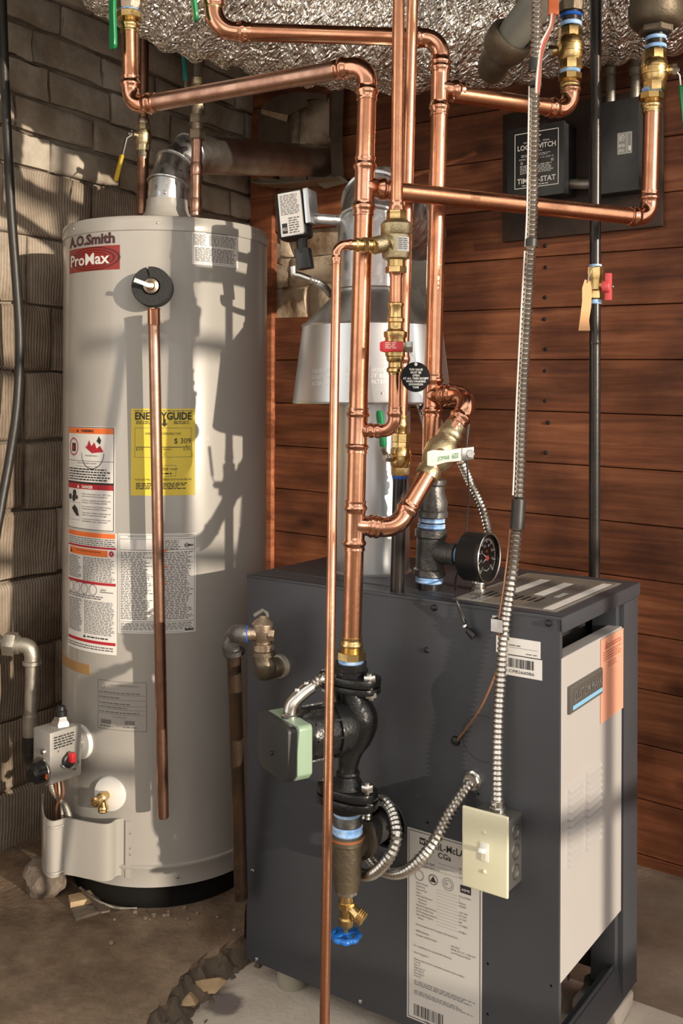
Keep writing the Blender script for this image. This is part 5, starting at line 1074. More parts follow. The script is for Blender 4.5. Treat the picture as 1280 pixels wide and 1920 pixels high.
T = thing('boiler_drain', 'brass boiler drain cock with a blue handwheel', 'valve', pm(648, 1770))
mb = MB(); mb.lathe(pm(649, 1738), Z, [(0, .012), (.004, .014), (.016, .014), (.019, .011), (.036, .0125), (.050, .0135), (.056, .012), (.064, .012)], 24); mb.lathe(pm(649, 1690), -Z, [(0, .0165), (.010, .0165)], 6)
sp0 = pm(651, 1698); sdr = V((.78, -.35, -.50)).normalized(); mb.lathe(sp0, sdr, [(0, .010), (.016, .0105), (.020, .013), (.024, .0145), (.026, .0130), (.028, .0145), (.030, .0130), (.032, .0145), (.034, .0130), (.036, .0145), (.038, .0125), (.034, .009)], 24); mb.build('drain_body', M['brass'], T)
wc = pm(648, 1752); mb = MB(); n = 48
pts = [wc + V((math.cos(2 * math.pi * k / n), math.sin(2 * math.pi * k / n), 0)) * (.0235 + .0018 * math.cos(8 * 2 * math.pi * k / n)) - Z * .002 for k in range(n + 1)]; mb.tube(pts, .0052, 10)
for k in range(4): a = math.pi * k / 2 + .4; mb.strip([wc + Z * .003, wc + V((math.cos(a), math.sin(a), 0)) * .024 - Z * .001], V((-math.sin(a), math.cos(a), 0)), .008, .005)
mb.lathe(wc - Z * .006, Z, [(0, .008), (.012, .009)], 16); mb.build('handwheel', M['blue'], T); MB().cyl(wc, pm(649, 1736), .005).build('stem', M['brass'], T)
# ------------------------------------------------------------------ boiler relief valve and its black discharge pipe
T = thing('boiler_relief_valve', 'bronze relief valve on a dark elbow at the boiler side', 'valve', at(495, 1262, 2.0))
fp = facept(526, 1248, 0); ex = at(497, 1243, 1.985)
mb = MB(); mb.tube(smooth_path([fp + BV * .02, fp - BV * .02, fp - BV * .045 - X * .006, at(499, 1252, 1.985), at(494, 1238, 1.985), at(493, 1222, 1.985)], 6), .0205, 24); mb.lathe(at(493, 1230, 1.985), Z, [(0, .020), (.002, .0245), (.010, .0245), (.012, .020)], 28); mb.build('elbow', M['cast'], T); MB().lathe(fp + BV * .001, -BV, [(0, .024), (.012, .0245), (.014, .021)], 24).build('collar', M['galv_pipe'], T)
rv0 = at(493, 1222, 1.985); mb = MB(); mb.lathe(rv0, Z, [(0, .017), (.004, .0205), (.016, .0205), (.018, .0175), (.024, .0175), (.028, .0200), (.052, .0205), (.053, .0225), (.056, .0225), (.060, .019), (.068, .010), (.072, .007)], 28)
rvc = rv0 + Z * .036; mb.cyl(rvc, rvc + V((-.036, -.004, 0)), .0140, 20); mb.hexa(rvc + X * .012 - YY * .01, rvc + X * .024 - YY * .012, .012); mb.hexa(rv0 + Z * .004, rv0 + Z * .016, .0225, .3); mb.build('valve_body', M['bronze'], T)
tq = rv0 + Z * .070; MB().strip([tq + X * .010, tq + Z * .008 + X * .008, tq + Z * .014, tq - X * .018 + Z * .002], YY, .012, .0055).build('test_lever', M['zinc'], T)
T = thing('relief_discharge_pipe', 'old black discharge pipe between water heater and boiler', 'pipe', at(453, 1683, 2.09))
o1 = rvc + V((-.034, -.004, 0)); band(T, o1 + X * .004, -X, .0165, .008, 'sealant_dk'); c_ = at(440, 1194, 2.0); d1 = at(452, 1684, 2.09)
mb = MB(); mb.tube(smooth_path([o1, o1 - X * .012, c_ + V((.002, .003, .004)), c_ + V((-.010, .010, -.018)), at(438, 1226, 2.015)], 7), .0185, 22); mb.lathe(at(438, 1216, 2.013), (d1 - at(438, 1226, 2.013)), [(0, .0185), (.002, .0225), (.010, .0225), (.012, .018)], 26); mb.build('elbow', M['iron_grey'], T)
MB().cyl(at(438, 1218, 2.013), d1, .0142, 24).build('pipe', M['black_pipe_rust'], T)
# ------------------------------------------------------------------ tank water lines
def ln_(a, b): return lambda t: a.lerp(b, t)
T = thing('cold_water_line', 'dark old copper water line with a yellow valve on the water heater', 'pipe', at(266, 392, 2.62))
cw = lambda y: at(267 + (390 - y) * .012, y, 2.62)
MB().cyl(cw(402), cw(283), .0150, 20).build('pipe', M['copper_dark'], T); MB().lathe(cw(296), Z, [(0, .0145), (.003, .016), (.020, .016), (.024, .0145)], 20).build('coupling', M['cast'], T)
MB().tube([cw(230), cw(205), cw(120), cw(60), at(262, -20, 2.62)], .012, 16).build('pipe', M['copper_dark'], T)
MB().lathe(cw(236), Z, [(0, .0135), (.004, .016), (.016, .015), (.022, .0125)], 16).build('adapter', M['bronze'], T)
ball_valve('old brass valve with a yellow lever on the dark water line', cw(258), Z, .070, .0205, V((-.75, -.65, .1)), V((-.22, -.05, -1)), .115, 'yellow_v', 'brass_dull', lw=.014, crank=.008, gl=.62)
T = thing('hot_water_line', 'copper hot water line with union rising behind the cross pipe', 'pipe', at(368, 402, 2.46))
hw = lambda y: at(367 + (400 - y) * .014, y, 2.46)
MB().cyl(hw(404), hw(250), .0130, 20).build('pipe', M['copper_dull'], T)
for y, ln in ((398, .032), (330, .03)): MB().lathe(hw(y), Z, [(0, .0135), (.002, .0148), (ln, .0148), (ln + .002, .0135)], 20).build('coupling', M['copper_dull'], T)
mb = MB(); mb.hexa(hw(262), hw(244), .0215, .3); mb.hexa(hw(232), hw(216), .0205, .3); mb.cyl(hw(246), hw(200), .0165); mb.build('union', M['cast'], T)
MB().cyl(hw(205), at(373, 48, 2.54), .0105, 16).build('pipe', M['galv_pipe'], T); MB().lathe(hw(165), Z, [(0, .013), (.003, .0145), (.024, .0145), (.028, .011)], 16).build('adapter', M['brass_dull'], T)
ball_valve('small valve with an upright teal lever behind the cross pipe', hw(182), Z, .060, .018, V((-.8, -.6, 0)), V((-.06, 0, 1)), .105, 'teal', 'brass_dull', lw=.014, crank=.004, gl=.8, sl=.7)
# ------------------------------------------------------------------ switch box on the boiler side
tS = -.056
cs = [facept(px, py, tS) for px, py in ((866, 1507), (954, 1531), (954, 1687), (866, 1661))]; ctr = sum(cs, V((0, 0, 0))) / 4
w_ = (cs[1] - cs[0]).length; h_ = ((cs[0] - cs[3]).length + (cs[1] - cs[2]).length) / 2
SB = thing('light_switch', 'ivory toggle switch on a steel box fixed to the boiler side', 'switch', ctr + BV * .03 - Z * h_ / 2)
pl_ = MB().box(ctr, (w_ * .98, .006, h_ * .98), -BU, BV, Z).build('cover_plate', M['ivory'], SB, bevel=.004, seg=3)
for dz in (.034, -.034): screw(ctr - BV * .003 + Z * dz, -BV, .0038, M['ivory'], pl_)
MB().box(ctr - BV * .0035, (.016, .003, .032), -BU, BV, Z).build('toggle_frame', M['white'], pl_, bevel=.001)
MB().box(ctr - BV * .0045 - Z * .004, (.0085, .003, .020), -BU, BV, Z).build('toggle_slot', M['ivory'], pl_)
MB().box(ctr - BV * .011 + Z * .005, (.0085, .018, .008), -BU, (BV - Z * .45).normalized(), (Z + BV * .45).normalized()).build('toggle', M['white'], pl_, bevel=.0015)
bxw, bxh = w_ * .82, h_ * .84; bc = ctr + BV * .030 - BU * .006
ob = MB().box(bc, (bxw, .052, bxh), -BU, BV, Z).build('steel_box', M['grey_box'], SB, bevel=.002)
for k in (-1, 0, 1):
    p = bc - BU * (bxw / 2 + .0002) + Z * (k * bxh * .29); mb = MB(); mb.lathe(p, -BU, [(0, .0135), (.0012, .0135), (.0012, .0115), (.0002, .0115)], 24, cap=False); mb.build('knockout', M['zinc'], ob)
top = bc + Z * bxh / 2; MB().lathe(top - Z * .001 - BU * .002, Z, [(0, .018), (.003, .018), (.004, .0145), (.010, .0145), (.012, .0125), (.022, .0125), (.023, .0115)], 24).build('conduit_connector', M['zinc'], SB); screw(top + Z * .016 - BV * .0125 - BU * .002, -BV, .0045, M['zinc'], SB)
# ------------------------------------------------------------------ long flexible conduit with wires, from the ceiling to the switch
FC = thing('flexible_conduit', 'long corrugated steel conduit hanging from the ceiling to the switch', 'conduit', top)
cpx = [(1006, -60, 1.82), (1006, 0, 1.82), (1004, 90, 1.82), (1002, 180, 1.82), (1000, 300, 1.82), (998, 400, 1.815), (994, 480, 1.81), (986, 620, 1.80), (979, 760, 1.79), (974, 900, 1.78), (968, 1000, 1.77), (958, 1090, 1.755)]
cpts = [at(*c) for c in cpx] + [facept(a, b, -.017 - k * .004) for k, (a, b) in enumerate(((947, 1165), (940, 1250), (934, 1350), (932, 1440)))] + [top + Z * .016 - BU * .002]; sm = smooth_path(cpts, 12); pts = resample(sm, .0045)
MB().tube(pts, .008, 14, rad=[.0104 if (k // 1) % 2 else .0076 for k in range(len(pts))]).build('corrugated_sheath', M['conduit'], FC)
for (ya, yb) in ((110, 132), (150, 170), (448, 468), (928, 992)):
    sub = [p for p in sm if ya <= HY + (EZ - p.z) * F / p.y <= yb]
    if len(sub) > 1: MB().tube(sub, .0125, 14).build('black_tape', M['rubber'], FC)
for i, (dx, m_, y0, y1) in enumerate(((-.011, 'wire_white', 160, 470), (-.0115, 'wire_white', 470, 930), (-.013, 'wire_brown', 985, 1170))):
    sub = [p + V((dx, -.004, 0)) for p in sm if y0 <= HY + (EZ - p.z) * F / p.y <= y1]; MB().tube(sub[::2], .0015, 8).build('wire', M[m_], FC)
w0 = [facept(946, 1168, -.017) + V((-.013, -.004, 0)), facept(938, 1230, -.02), facept(918, 1290, -.03), facept(890, 1345, -.02), facept(856, 1389, -.002)]; MB().tube(smooth_path(w0, 6), .0022, 8).build('wire', M['wire_brown'], FC)
ct = facept(944, 1168, -.003); MB().strip([ct + BU * .022, ct + BU * .010, ct - BV * .026 + BU * .011, ct - BV * .028 - BU * .011, ct - BV * .004 - BU * .012], Z, .022, .002).build('strap', M['zinc'], FC); screw(ct + BU * .016 - BV * .002, -BV, .006, M['zinc'], FC)
# wires and orange connector near the ceiling
MB().box(at(1037, 14, 1.84), (.020, .012, .030)).build('wire_connector', M['orange'], FC, bevel=.003)
for k, m_ in enumerate(('wire_white', 'red_soft', 'wire_brown')): MB().tube(smooth_path([at(1034 + k * 3, 26, 1.835), at(1030 + k * 2, 50, 1.83), at(1014 + k * 4, 82, 1.82), at(1010 + k * 2, 112, 1.81), at(1006 + k * 3, 150, 1.805), at(1005 + k * 2, 175, 1.80)], 5), .0024, 8).build('wire', M[m_], FC)
# ------------------------------------------------------------------ flexible conduit loop beside the return tee
FL2 = thing('conduit_loop', 'corrugated steel conduit curving from the boiler side to behind the pump tee', 'conduit', at(735, 1640, 1.80))
fp2 = facept(888, 1462, 0); MB().lathe(fp2 + BV * .001, -BV, [(0, .018), (.006, .018), (.008, .014), (.016, .014)], 8).build('connector', M['zinc'], FL2)
pts = resample(smooth_path([fp2 - BV * .010, facept(868, 1484, -.022), facept(840, 1528, -.048), facept(812, 1580, -.075), facept(778, 1622, -.082), facept(745, 1637, -.070), facept(715, 1630, -.042), facept(690, 1605, -.018)], 12), .0042); MB().tube(pts, .009, 16, rad=[.0112 if k % 2 else .0090 for k in range(len(pts))]).build('conduit', M['conduit'], FL2)
pts = resample(smooth_path([at(650, 1622, 1.892), at(668, 1634, 1.882), at(686, 1641, 1.85), at(705, 1634, 1.81), at(729, 1608, 1.785), at(743, 1570, 1.79), at(738, 1530, 1.82), at(722, 1503, 1.852), at(703, 1501, 1.878), at(690, 1514, 1.892), at(687, 1532, 1.899)], 12), .0042); MB().tube(pts, .009, 16, rad=[.0108 if k % 2 else .0087 for k in range(len(pts))]).build('conduit', M['conduit'], FL2)
# gauge lead: thin black wire from the boiler top down the side panel
WG = thing('sensor_wire', 'pair of thin black wires with a plug hanging over the boiler edge', 'wire', facept(884, 1190, -.01))
for k in (0, 1): MB().tube(smooth_path([at(878, 780, 1.95) + V((.003 * k, 0, 0)), at(874, 850, 1.95), at(879, 920, 1.965), at(876, 965, 1.98), at(868, 1030, 1.985), at(856, 1075, 1.96), at(852, 1096, 1.88) + V((.003 * k, 0, 0)), facept(854, 1120, -.022), facept(866, 1158, -.016) + V((.003 * k, 0, 0)), facept(878, 1182, -.010)], 6), .0017, 8).build('wire', M['rubber'], WG)
MB().lathe(facept(870, 1172, -.014), (facept(884, 1190, -.008) - facept(870, 1172, -.014)), [(0, .0045), (.003, .0045)], 12).build('cable_tie', M['white'], WG); MB().tube([facept(876, 1181, -.011), facept(889, 1194, -.0095)], .008, 14, rad=[.006, .0075]).build('plug', M['black'], WG)
# ------------------------------------------------------------------ black gas pipe on the right with its valve and tag
T = thing('gas_pipe', 'vertical black steel gas pipe with a red handled valve at the boarded wall', 'pipe', at(1114, 1100, 2.225)); gp = lambda y: at(1117 - .003 * y, y, 2.225)
MB().tube([gp(-80), gp(505)], .0124, 24).build('pipe', M['black_pipe'], T); MB().tube([gp(555), gp(1320)], .0124, 24).build('pipe', M['black_pipe'], T)
band(T, gp(508), Z, .0140, .014); band(T, gp(570), Z, .0140, .010)
MB().lathe(gp(646), Z, [(0, .0126), (.003, .0136), (.010, .0126)], 20).build('weld_mark', M['black_pipe'], T)
t = thing('gas_shutoff_valve', 'brass gas cock with a faded red handle on the black pipe', 'valve', gp(562)); mb = MB()
mb.lathe(gp(562), Z, [(a * .92, b * .92) for a, b in [(0, .017), (.003, .020), (.020, .020), (.024, .0165), (.040, .0165), (.050, .0185), (.060, .0205), (.078, .0205), (.080, .017)]], 8, rot=.3); mb.cyl(gp(535), gp(535) + V((.028, -.02, 0)), .0095); mb.build('valve_body', M['brass'], t)
q = at(1137, 538, 2.20); mb = MB(); mb.lathe(q - X * .010, X * .9 - YY * .4, [(0, .013), (.016, .013), (.018, .010)], 20); mb.box(q + X * .004, (.014, .012, .060), V((.9, -.4, 0)).normalized(), V((.4, .9, 0)).normalized(), Z); mb.build('handle', M['red_soft'], t, bevel=.003)
MB().lathe(q + X * .012 - YY * .004, X * .9 - YY * .4, [(0, .004), (.003, .003)], 10).build('handle_screw', M['zinc'], t)
TG = thing('paper_tag', 'manila paper tag tied to the black gas pipe', 'tag', at(1095, 622, 2.207))
mb = MB(); c_ = [(1091, 540), (1096, 524), (1107, 528), (1109, 545), (1108, 575), (1104, 600), (1106, 620), (1084, 620), (1088, 590), (1091, 565)]
mb.v = [at(a, b, 2.203) for a, b in c_] + [at(a, b, 2.205) for a, b in c_]; n = len(c_); mb.f = [tuple(range(n))[::-1], tuple(range(n, 2 * n))] + [(i, (i + 1) % n, n + (i + 1) % n, n + i) for i in range(n)]; mb.build('tag_card', M['cardboard'], TG)
MB().tube(smooth_path([at(1102, 530, 2.201), at(1104, 514, 2.203), at(1112, 502, 2.207), at(1125, 499, 2.207)], 5), .0012, 6).build('tag_wire', M['zinc'], TG)
# ------------------------------------------------------------------ electrical boxes on the dark backing board
def wq(px, py, off): return wall_pt(px, py, off)
s0, z1 = wsz(wq(945, 190, .03)); s1, z0 = wsz(wq(1243, 425, .03)); 
def wbox(sa, sb, za, zb, o0, o1): return MB().box(WP + WE * ((sa + sb) / 2) + WN * ((o0 + o1) / 2) + Z * ((za + zb) / 2), (abs(sb - sa), abs(o1 - o0), abs(zb - za)), -WE, -WN, Z)
zb0 = wq(1090, 440, .03).z; zb1 = wq(1090, 190, .03).z
tag(wbox(s0, s1, zb0, zb1, .0215, .040).build('backing_board', M['wood_dark'], bevel=.003), 'dark wooden backing board behind the electrical boxes', 'board')
def ebox(x0, y0, x1, y1, o0, o1, name, label):
    p0 = wq(x0, y1, o1); p1 = wq(x1, y0, o1); sa, _ = wsz(p0); sb, _ = wsz(p1); za = (wq(x0, y1, o1).z + wq(x1, y1, o1).z) / 2; zb = (wq(x0, y0, o1).z + wq(x1, y0, o1).z) / 2
    t = thing(name, label, 'electrical box', WP + WE * ((sa + sb) / 2) + WN * o0 + Z * za); b = wbox(sa, sb, za, zb, o0, o1 - .008).build('box_body', M['box_black'], t, bevel=.004)
    l = wbox(sa + .002, sb - .002, za - .002, zb + .002, o1 - .010, o1).build('box_cover', M['box_black'], t, bevel=.003)
    return t, l, sa, sb, za, zb
t, l, sa, sb, za, zb = ebox(950, 236, 1056, 368, .040, .125, 'lock_switch_box', 'black switch box with an engraved white bordered nameplate')
P = Print(fmap(WP + WE * sa + WN * .125 + Z * za, -WE, Z), .0006); w, h = sa - sb, zb - za
P.frame('paper', w * .14, h * .13, w * .92, h * .92, .0022); P.poly('paper', [(w * .46, h * .86), (w * .54, h * .89), (w * .62, h * .86), (w * .54, h * .83)]); P.text('paper', 'NO. V   SEL. 3066', w * .53, h * .765, h * .026, 'c', w=w * .46)
P.text('paper', 'LOCKSWITCH', w * .53, h * .675, h * .072, 'c', bold=.02, w=w * .68); P.text('paper', 'SINGLE POLE', w * .53, h * .63, h * .022, 'c'); P.lines('paper', w * .26, h * .57, w * .82, h * .61, 2, 131, .4); P.text('paper', 'ONE HALF HP 115 230 V.', w * .53, h * .53, h * .024, 'c', w=w * .62)
for u in (.27, .81): P.ring('paper', w * u, h * .49, w * .022, w * .008, 12)
P.lines('paper', w * .24, h * .33, w * .84, h * .46, 6, 132, .4, .1); P.text('paper', 'TIME-O-STAT', w * .53, h * .20, h * .075, 'c', bold=.02, w=w * .68); P.lines('paper', w * .28, h * .155, w * .8, h * .18, 1, 133, .5); P.done(l)
t, l, sa, sb, za, zb = ebox(1104, 190, 1196, 360, .040, .105, 'junction_box', 'plain black junction box with a small silver sticker')
P = Print(fmap(WP + WE * (sa - (sa - sb) * .58) + WN * .105 + Z * (za + (zb - za) * .40), -WE, Z)); w = (sa - sb) * .30; h = (zb - za) * .24; o = P.sheet(l, mat('small_sticker', (.26, .26, .25), .4), 0, 0, w, h, .0005, 'sticker'); P.frame('paper', .002, .002, w * .62, h - .002, .001); P.frame('paper', w * .68, .002, w - .002, h - .002, .001); P.lines('paper', .005, h * .6, w * .55, h * .9, 4, 141, .5); P.ring('paper', w * .2, h * .4, .004, .002, 10); P.ring('paper', w * .42, h * .4, .004, .002, 10); P.lines('paper', .005, .006, w * .55, h * .25, 3, 142, .5); P.rect('paper', w * .76, .008, w * .92, h * .35); P.done(o)
a_ = wq(1064, 345, .075); b_2 = wq(1108, 345, .075); CN = MB().cyl(a_, b_2, .014, 16); tag(CN.build('conduit_nipple', M['galv_pipe']), 'short grey conduit nipple between the two black boxes', 'conduit')
for px, lab in ((1144, 'grey conduit entering the top of the plain black box'), (1190, 'rusty grey conduit behind the right hand brass valve')):
    mb = MB(); p0 = wq(px, 197, .07); mb.tube([p0, wq(px + 1, 130, .062), wq(px + 2, 20, .045)], .0125, 14); mb.lathe(wq(px, 142, .07), Z, [(0, .0125), (.002, .0150), (.02, .0150), (.022, .0125)], 14); tag(mb.build('conduit_riser', M['galv_pipe']), lab, 'conduit')
# ------------------------------------------------------------------ grey drain pipe with black hub
T = thing('drain_pipe', 'grey drain pipe in a black hub beside the hanging conduit', 'pipe', at(960, 90, 2.26))
d0 = at(956, 74, 2.06); d1 = at(1042, -40, 1.94); dd = (d1 - d0).normalized()
MB().lathe(d0 + dd * .004, dd, [(0, .0335), (.05, .034), (.25, .034)], 36).build('pipe', M['pvc'], T)
MB().lathe(d0 - dd * .042, dd, [(0, .028), (.006, .041), (.018, .047), (.036, .049), (.050, .048), (.056, .044), (.054, .036), (.04, .0345)], 36, cap=False).build('hub', M['cast'], T); MB().tube(smooth_path([d0 - dd * .03, d0 - dd * .045 + YY * .02, d0 - dd * .045 + YY * .06, d0 - dd * .035 + YY * .10], 6), .034, 24).build('bend', M['cast'], T)
# ------------------------------------------------------------------ foil insulated flexible duct under the ceiling
random.seed(31); R_d = .185
spine = [(165, -40, 2.24), (215, 8, 2.25), (300, 66, 2.27), (400, 106, 2.31), (520, 137, 2.36), (640, 156, 2.40), (760, 164, 2.43), (880, 158, 2.45), (980, 142, 2.47), (1080, 120, 2.48), (1180, 102, 2.45), (1290, 78, 2.39), (1400, 40, 2.32)]
ctrs = [at(a, b, y) + Z * R_d * (1 - .02) for a, b, y in spine]; sp_ = resample(smooth_path(ctrs, 14), .011); mb = MB(); n = 72; e = None; vs = []
for i, p in enumerate(sp_):
    t_ = (sp_[min(i + 1, len(sp_) - 1)] - sp_[max(i - 1, 0)]).normalized(); e = frame(t_)[0] if e is None else (e - t_ * e.dot(t_)).normalized(); g = t_.cross(e); s_ = i * .011
    for k in range(n):
        a = 2 * math.pi * k / n; dirv = e * math.cos(a) + g * math.sin(a); q = p + dirv * R_d
        rib = .006 * math.cos(2 * math.pi * (s_ / .062 + a / (2 * math.pi)))
        cr = noise.noise(V((s_ * 75, a * 5.5 + s_ * 12, 1.3))) * .0075 + noise.noise(V((s_ * 30, a * 14 - s_ * 10, 7.1))) * .006 + noise.noise(q * 5) * .012
        vs.append(p + dirv * (R_d + rib + cr) + t_ * random.uniform(-.0025, .0025))
fsx = [(i * n + k, i * n + (k + 1) % n, (i + 1) * n + (k + 1) % n, (i + 1) * n + k) for i in range(len(sp_) - 1) for k in range(n)]
mb.add(vs, fsx); dct = tag(mb.build('foil_duct', M['foil'], ang=12), 'crumpled silver foil insulated duct under the ceiling', 'duct')
# ------------------------------------------------------------------ black hose on the left wall
hp = [(2, -60, 2.50), (6, 60, 2.50), (11, 200, 2.50), (20, 380, 2.50), (30, 520, 2.50), (37, 640, 2.50), (32, 760, 2.49), (18, 860, 2.48), (2, 950, 2.46), (-14, 1060, 2.44), (-22, 1300, 2.42), (-24, 1560, 2.4)]
HO = MB(); HO.tube(smooth_path([at(*h) for h in hp], 8), .0115, 16); tag(HO.build('black_hose', M['rubber']), 'thick black hose hanging against the left masonry wall', 'hose')
# ------------------------------------------------------------------ sheet metal thimble around the vent at the wall
T = thing('vent_thimble', 'rusty sheet metal frame with an arched top around the vent pipe', 'sheet metal', wq(565, 350, .06))
def wp(px, py, o): return wall_pt(px, py, o)
def sheet_pts(pl, o0, th, name, m, parent):
    mb = MB(); a = [wp(x, y, o0) for x, y in pl]; b = [q + WN * th for q in a]; n = len(a); mb.v = b + a; mb.f = [tuple(range(n)), tuple(range(2 * n - 1, n - 1, -1))] + [(i, n + i, n + (i + 1) % n, (i + 1) % n) for i in range(n)]; bm = mb.build(name, m, parent, flat=True); return bm
sheet_pts([(486, 206), (545, 218), (545, 272), (486, 268)], .045, .004, 'side_plate', M['paleframe'], T)
arcp = [(489, 207), (497, 196), (510, 186), (526, 179), (545, 175), (570, 173), (595, 175), (614, 178), (614, 190), (590, 186), (575, 187), (582, 196), (566, 204), (545, 215), (535, 214)]
sheet_pts(arcp, .075, .005, 'arch_plate', M['paleframe'], T)
sheet_pts([(491, 205), (540, 216), (538, 229), (491, 214)], .085, .004, 'arch_lip', M['scrap'], T)
mb = MB(); q = smooth_path([wp(634, 158, .05), wp(633, 200, .05), wp(631, 240, .055), wp(631, 290, .06), wp(634, 335, .06)], 5); mb.strip(q, WE, .046, .004); mb.build('curved_strap', M['paleframe'], T)
mb = MB(); q = [wp(488, 340, .088), wp(496, 347, .088), wp(560, 347, .070), wp(640, 337, .070)]; mb.strip(smooth_path(q, 5), WN, .09, .006); mb.build('shelf_plate', mat('bent_tin', (.42, .36, .27), .5, .6, var=(.30, .24, .17), vs=10), T)
sheet_pts([(488, 332), (545, 340), (575, 346), (555, 352), (494, 350)], .055, .010, 'bent_flap', mat('bent_tin_pale', (.46, .40, .30), .5, .5), T)
sheet_pts([(590, 340), (640, 330), (655, 342), (610, 354)], .07, .006, 'bent_flap', mat('bent_tin_pale2', (.46, .40, .30), .5, .5), T)
# galvanised sheet standing against the chimney opening behind the risers
SM = thing('sheet_metal_panel', 'pale folded galvanised sheet against the wall behind the risers', 'sheet metal', wq(778, 610, .03)); pm_ = M['galv']
sheet_pts([(752, 365), (801, 372), (800, 448), (752, 440)], .030, .006, 'folded_sheet', pm_, SM); sheet_pts([(752, 462), (800, 474), (799, 484), (752, 472)], .034, .006, 'folded_rib', pm_, SM)
sheet_pts([(750, 440), (803, 446), (806, 620), (750, 620)], .022, .006, 'backing_sheet', M['galv'], SM)
# ------------------------------------------------------------------ rubble, lump of concrete and scraps on the floor
def rock(c, r, m, label=None, cat='stone', group=None, seed=0, sq=(1, 1, .75), name='rubble_stone'):
    bm = bmesh.new(); bmesh.ops.create_icosphere(bm, subdivisions=2 if r < .03 else 3, radius=1); rd = random.Random(seed); off = V((rd.uniform(0, 50), rd.uniform(0, 50), rd.uniform(0, 50)))
    mb = MB()
    for v_ in bm.verts:
        q = v_.co.copy(); k = 1 + noise.noise(q * 1.3 + off) * .35 + noise.noise(q * 3.5 + off) * .12; mb.v.append(V(c) + V((q.x * r * sq[0] * k, q.y * r * sq[1] * k, q.z * r * sq[2] * k)))
    mb.f = [tuple(v_.index for v_ in f.verts) for f in bm.faces]; bm.free(); o = mb.build(name, m, None, ang=28); return tag(o, label, cat, group)
rock(floor_pt(84, 1672, SZ) + Z * .034, .052, M['rock'], 'rough lump of concrete on the slab beside the water heater cover', 'stone', seed=3, sq=(1, 1, .85), name='concrete_lump')
random.seed(77)
def chunk(c, r, m, label, cat, group, seed, name, sq=(1, 1, .7)):      # angular broken piece: convex hull of random points
    rd = random.Random(seed); bm = bmesh.new()
    for _ in range(13):
        q = V((rd.gauss(0, 1), rd.gauss(0, 1), rd.gauss(0, 1))).normalized() * rd.uniform(.8, 1.1); bm.verts.new((q.x * r * sq[0], q.y * r * sq[1], q.z * r * sq[2]))
    bmesh.ops.convex_hull(bm, input=bm.verts[:]); bm.verts.ensure_lookup_table(); bm.verts.index_update(); mb = MB(); used = sorted({v_.index for f in bm.faces for v_ in f.verts}); ix = {k: i for i, k in enumerate(used)}
    mb.v = [V(c) + bm.verts[k].co for k in used]; mb.f = [tuple(ix[v_.index] for v_ in f.verts) for f in bm.faces]; bm.free()
    return tag(mb.build(name, m, None, bevel=r * .06, seg=1, ang=25), label, cat, group)
spots = [(405, 1812), (422, 1800), (440, 1794), (452, 1786), (388, 1822), (372, 1832), (360, 1846), (398, 1800), (346, 1862), (334, 1878), (416, 1786), (320, 1896), (436, 1778), (382, 1808), (308, 1908), (452, 1774)]
for i, (px, py) in enumerate(spots):
    p = floor_pt(px, py, .075); r = random.uniform(.011, .020); p.z = .045 + r * .5; chunk(p, r, M['rubble'], 'dark rubble stone below the broken slab edge', 'stone', 'rubble stones below the broken slab edge', i, 'rubble_stone', (1, 1.2, .8))
# loose bank of dirt and grit along the broken edge
mb = MB(); nx, ny = 150, 14; rd = random.Random(3); el = resample(smooth_path([q - Z * .004 for q in edge[:-1]], 6), .006)
for i, p in enumerate(el):
    t_ = (el[min(i + 1, len(el) - 1)] - el[max(i - 1, 0)]).normalized(); o_ = V((-t_.y, t_.x, 0)); o_ = o_ if o_.dot(V((.6, -.8, 0))) > 0 else -o_
    for k in range(ny):
        f_ = k / (ny - 1); q = p + o_ * (f_ * .085 - .006) ; hgt = (SZ - .006) * (1 - f_) ** 1.6 + .038 * (1 - (1 - f_) ** 1.6)
        cell = noise.cell(q * 60); q = V((q.x, q.y, hgt + (noise.noise(q * 28) * .012 + cell * .008 + noise.noise(q * 90) * .006) * (1 if 0 < k < ny - 1 else .2))); mb.v.append(q)
n_ = len(el); mb.f = [(i * ny + k, i * ny + k + 1, (i + 1) * ny + k + 1, (i + 1) * ny + k) for i in range(n_ - 1) for k in range(ny - 1)]
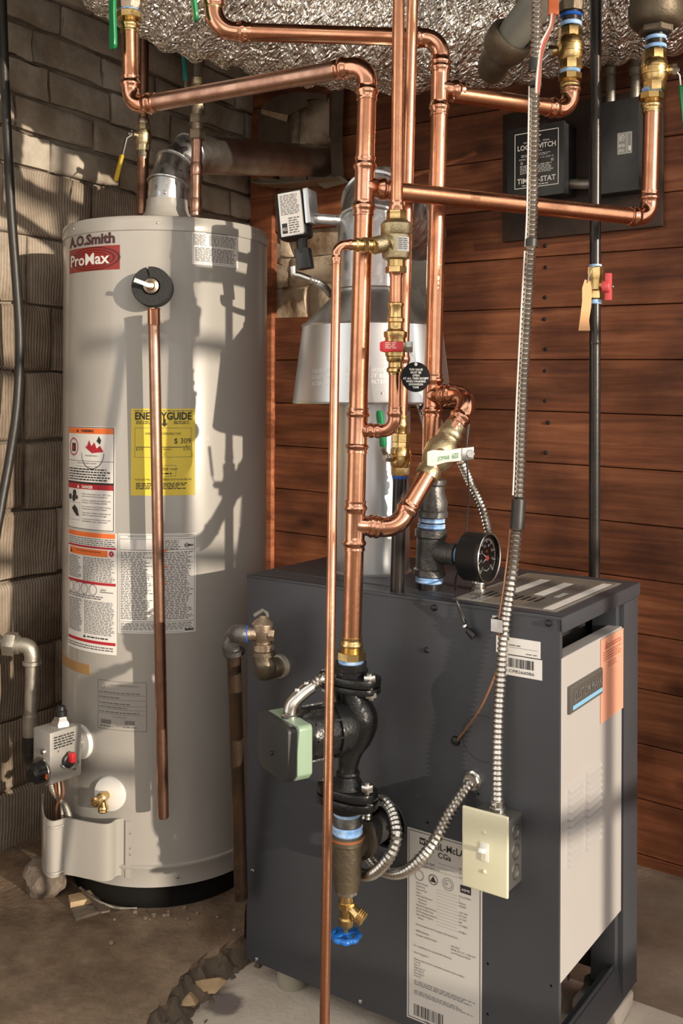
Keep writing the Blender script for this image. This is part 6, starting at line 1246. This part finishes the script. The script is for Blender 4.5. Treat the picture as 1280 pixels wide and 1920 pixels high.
tag(mb.build('rubble_bank', M['rubble'], ang=30), 'loose dirt and grit spilling from the broken slab edge', 'rubble', kind='stuff')
for px, py, s_, lab in ((392, 1846, .034, 'pale splintered piece of concrete beside the pad'), (348, 1876, .026, 'small tan fragment at the pad edge')):
    chunk(floor_pt(px, py, .07), s_, M['scrap'], lab, 'fragment', None, int(px), 'broken_fragment', (1.2, .9, .45))
# tile and board scraps by the base ring
def slab_piece(px_list, z, th, m, name, label):
    mb = MB(); a = [floor_pt(x, y, z) for x, y in px_list]; n = len(a); mb.v = a + [q + Z * th for q in a]; mb.f = [tuple(range(n - 1, -1, -1)), tuple(range(n, 2 * n))] + [(i, (i + 1) % n, n + (i + 1) % n, n + i) for i in range(n)]
    if mb.v and True:
        bm_ = mb.build(name, m, None, flat=True); return tag(bm_, label, 'scrap')
slab_piece([(131, 1706), (142, 1727), (206, 1708), (180, 1692)], SZ, .006, M['rock'], 'flat_shard', 'flat grey shard lying by the water heater base')
slab_piece([(128, 1688), (132, 1702), (180, 1692), (168, 1678)], SZ + .0058, .012, M['scrap'], 'wood_scrap', 'brown wood scrap beside the flat grey shard')
slab_piece([(168, 1688), (190, 1713), (206, 1710), (182, 1684)], SZ + .0176, .004, M['paleframe'], 'metal_strip', 'narrow metal strip across the scraps by the water heater')
MB_ = MB(); MB_.tube(smooth_path([floor_pt(150, 1664, SZ + .026), floor_pt(175, 1684, SZ + .025), floor_pt(204, 1698, SZ + .018), floor_pt(226, 1703, SZ + .004), floor_pt(257, 1703, SZ + .0027)], 6), .0028, 8); tag(MB_.build('thin_tube', M['galv_pipe']), 'thin bent tube lying on the slab at the water heater base', 'tube')
random.seed(9)
for i in range(16):
    px, py = random.choice([(random.uniform(260, 380), random.uniform(1700, 1725)), (random.uniform(200, 460), random.uniform(1690, 1780))]); p = floor_pt(px, py, SZ + .002); rock(p, random.uniform(.003, .006), M['concrete'], 'tiny pale pebble on the dirty slab around the water heater', 'pebble', 'pebbles on the slab', i + 90, name='pebble')
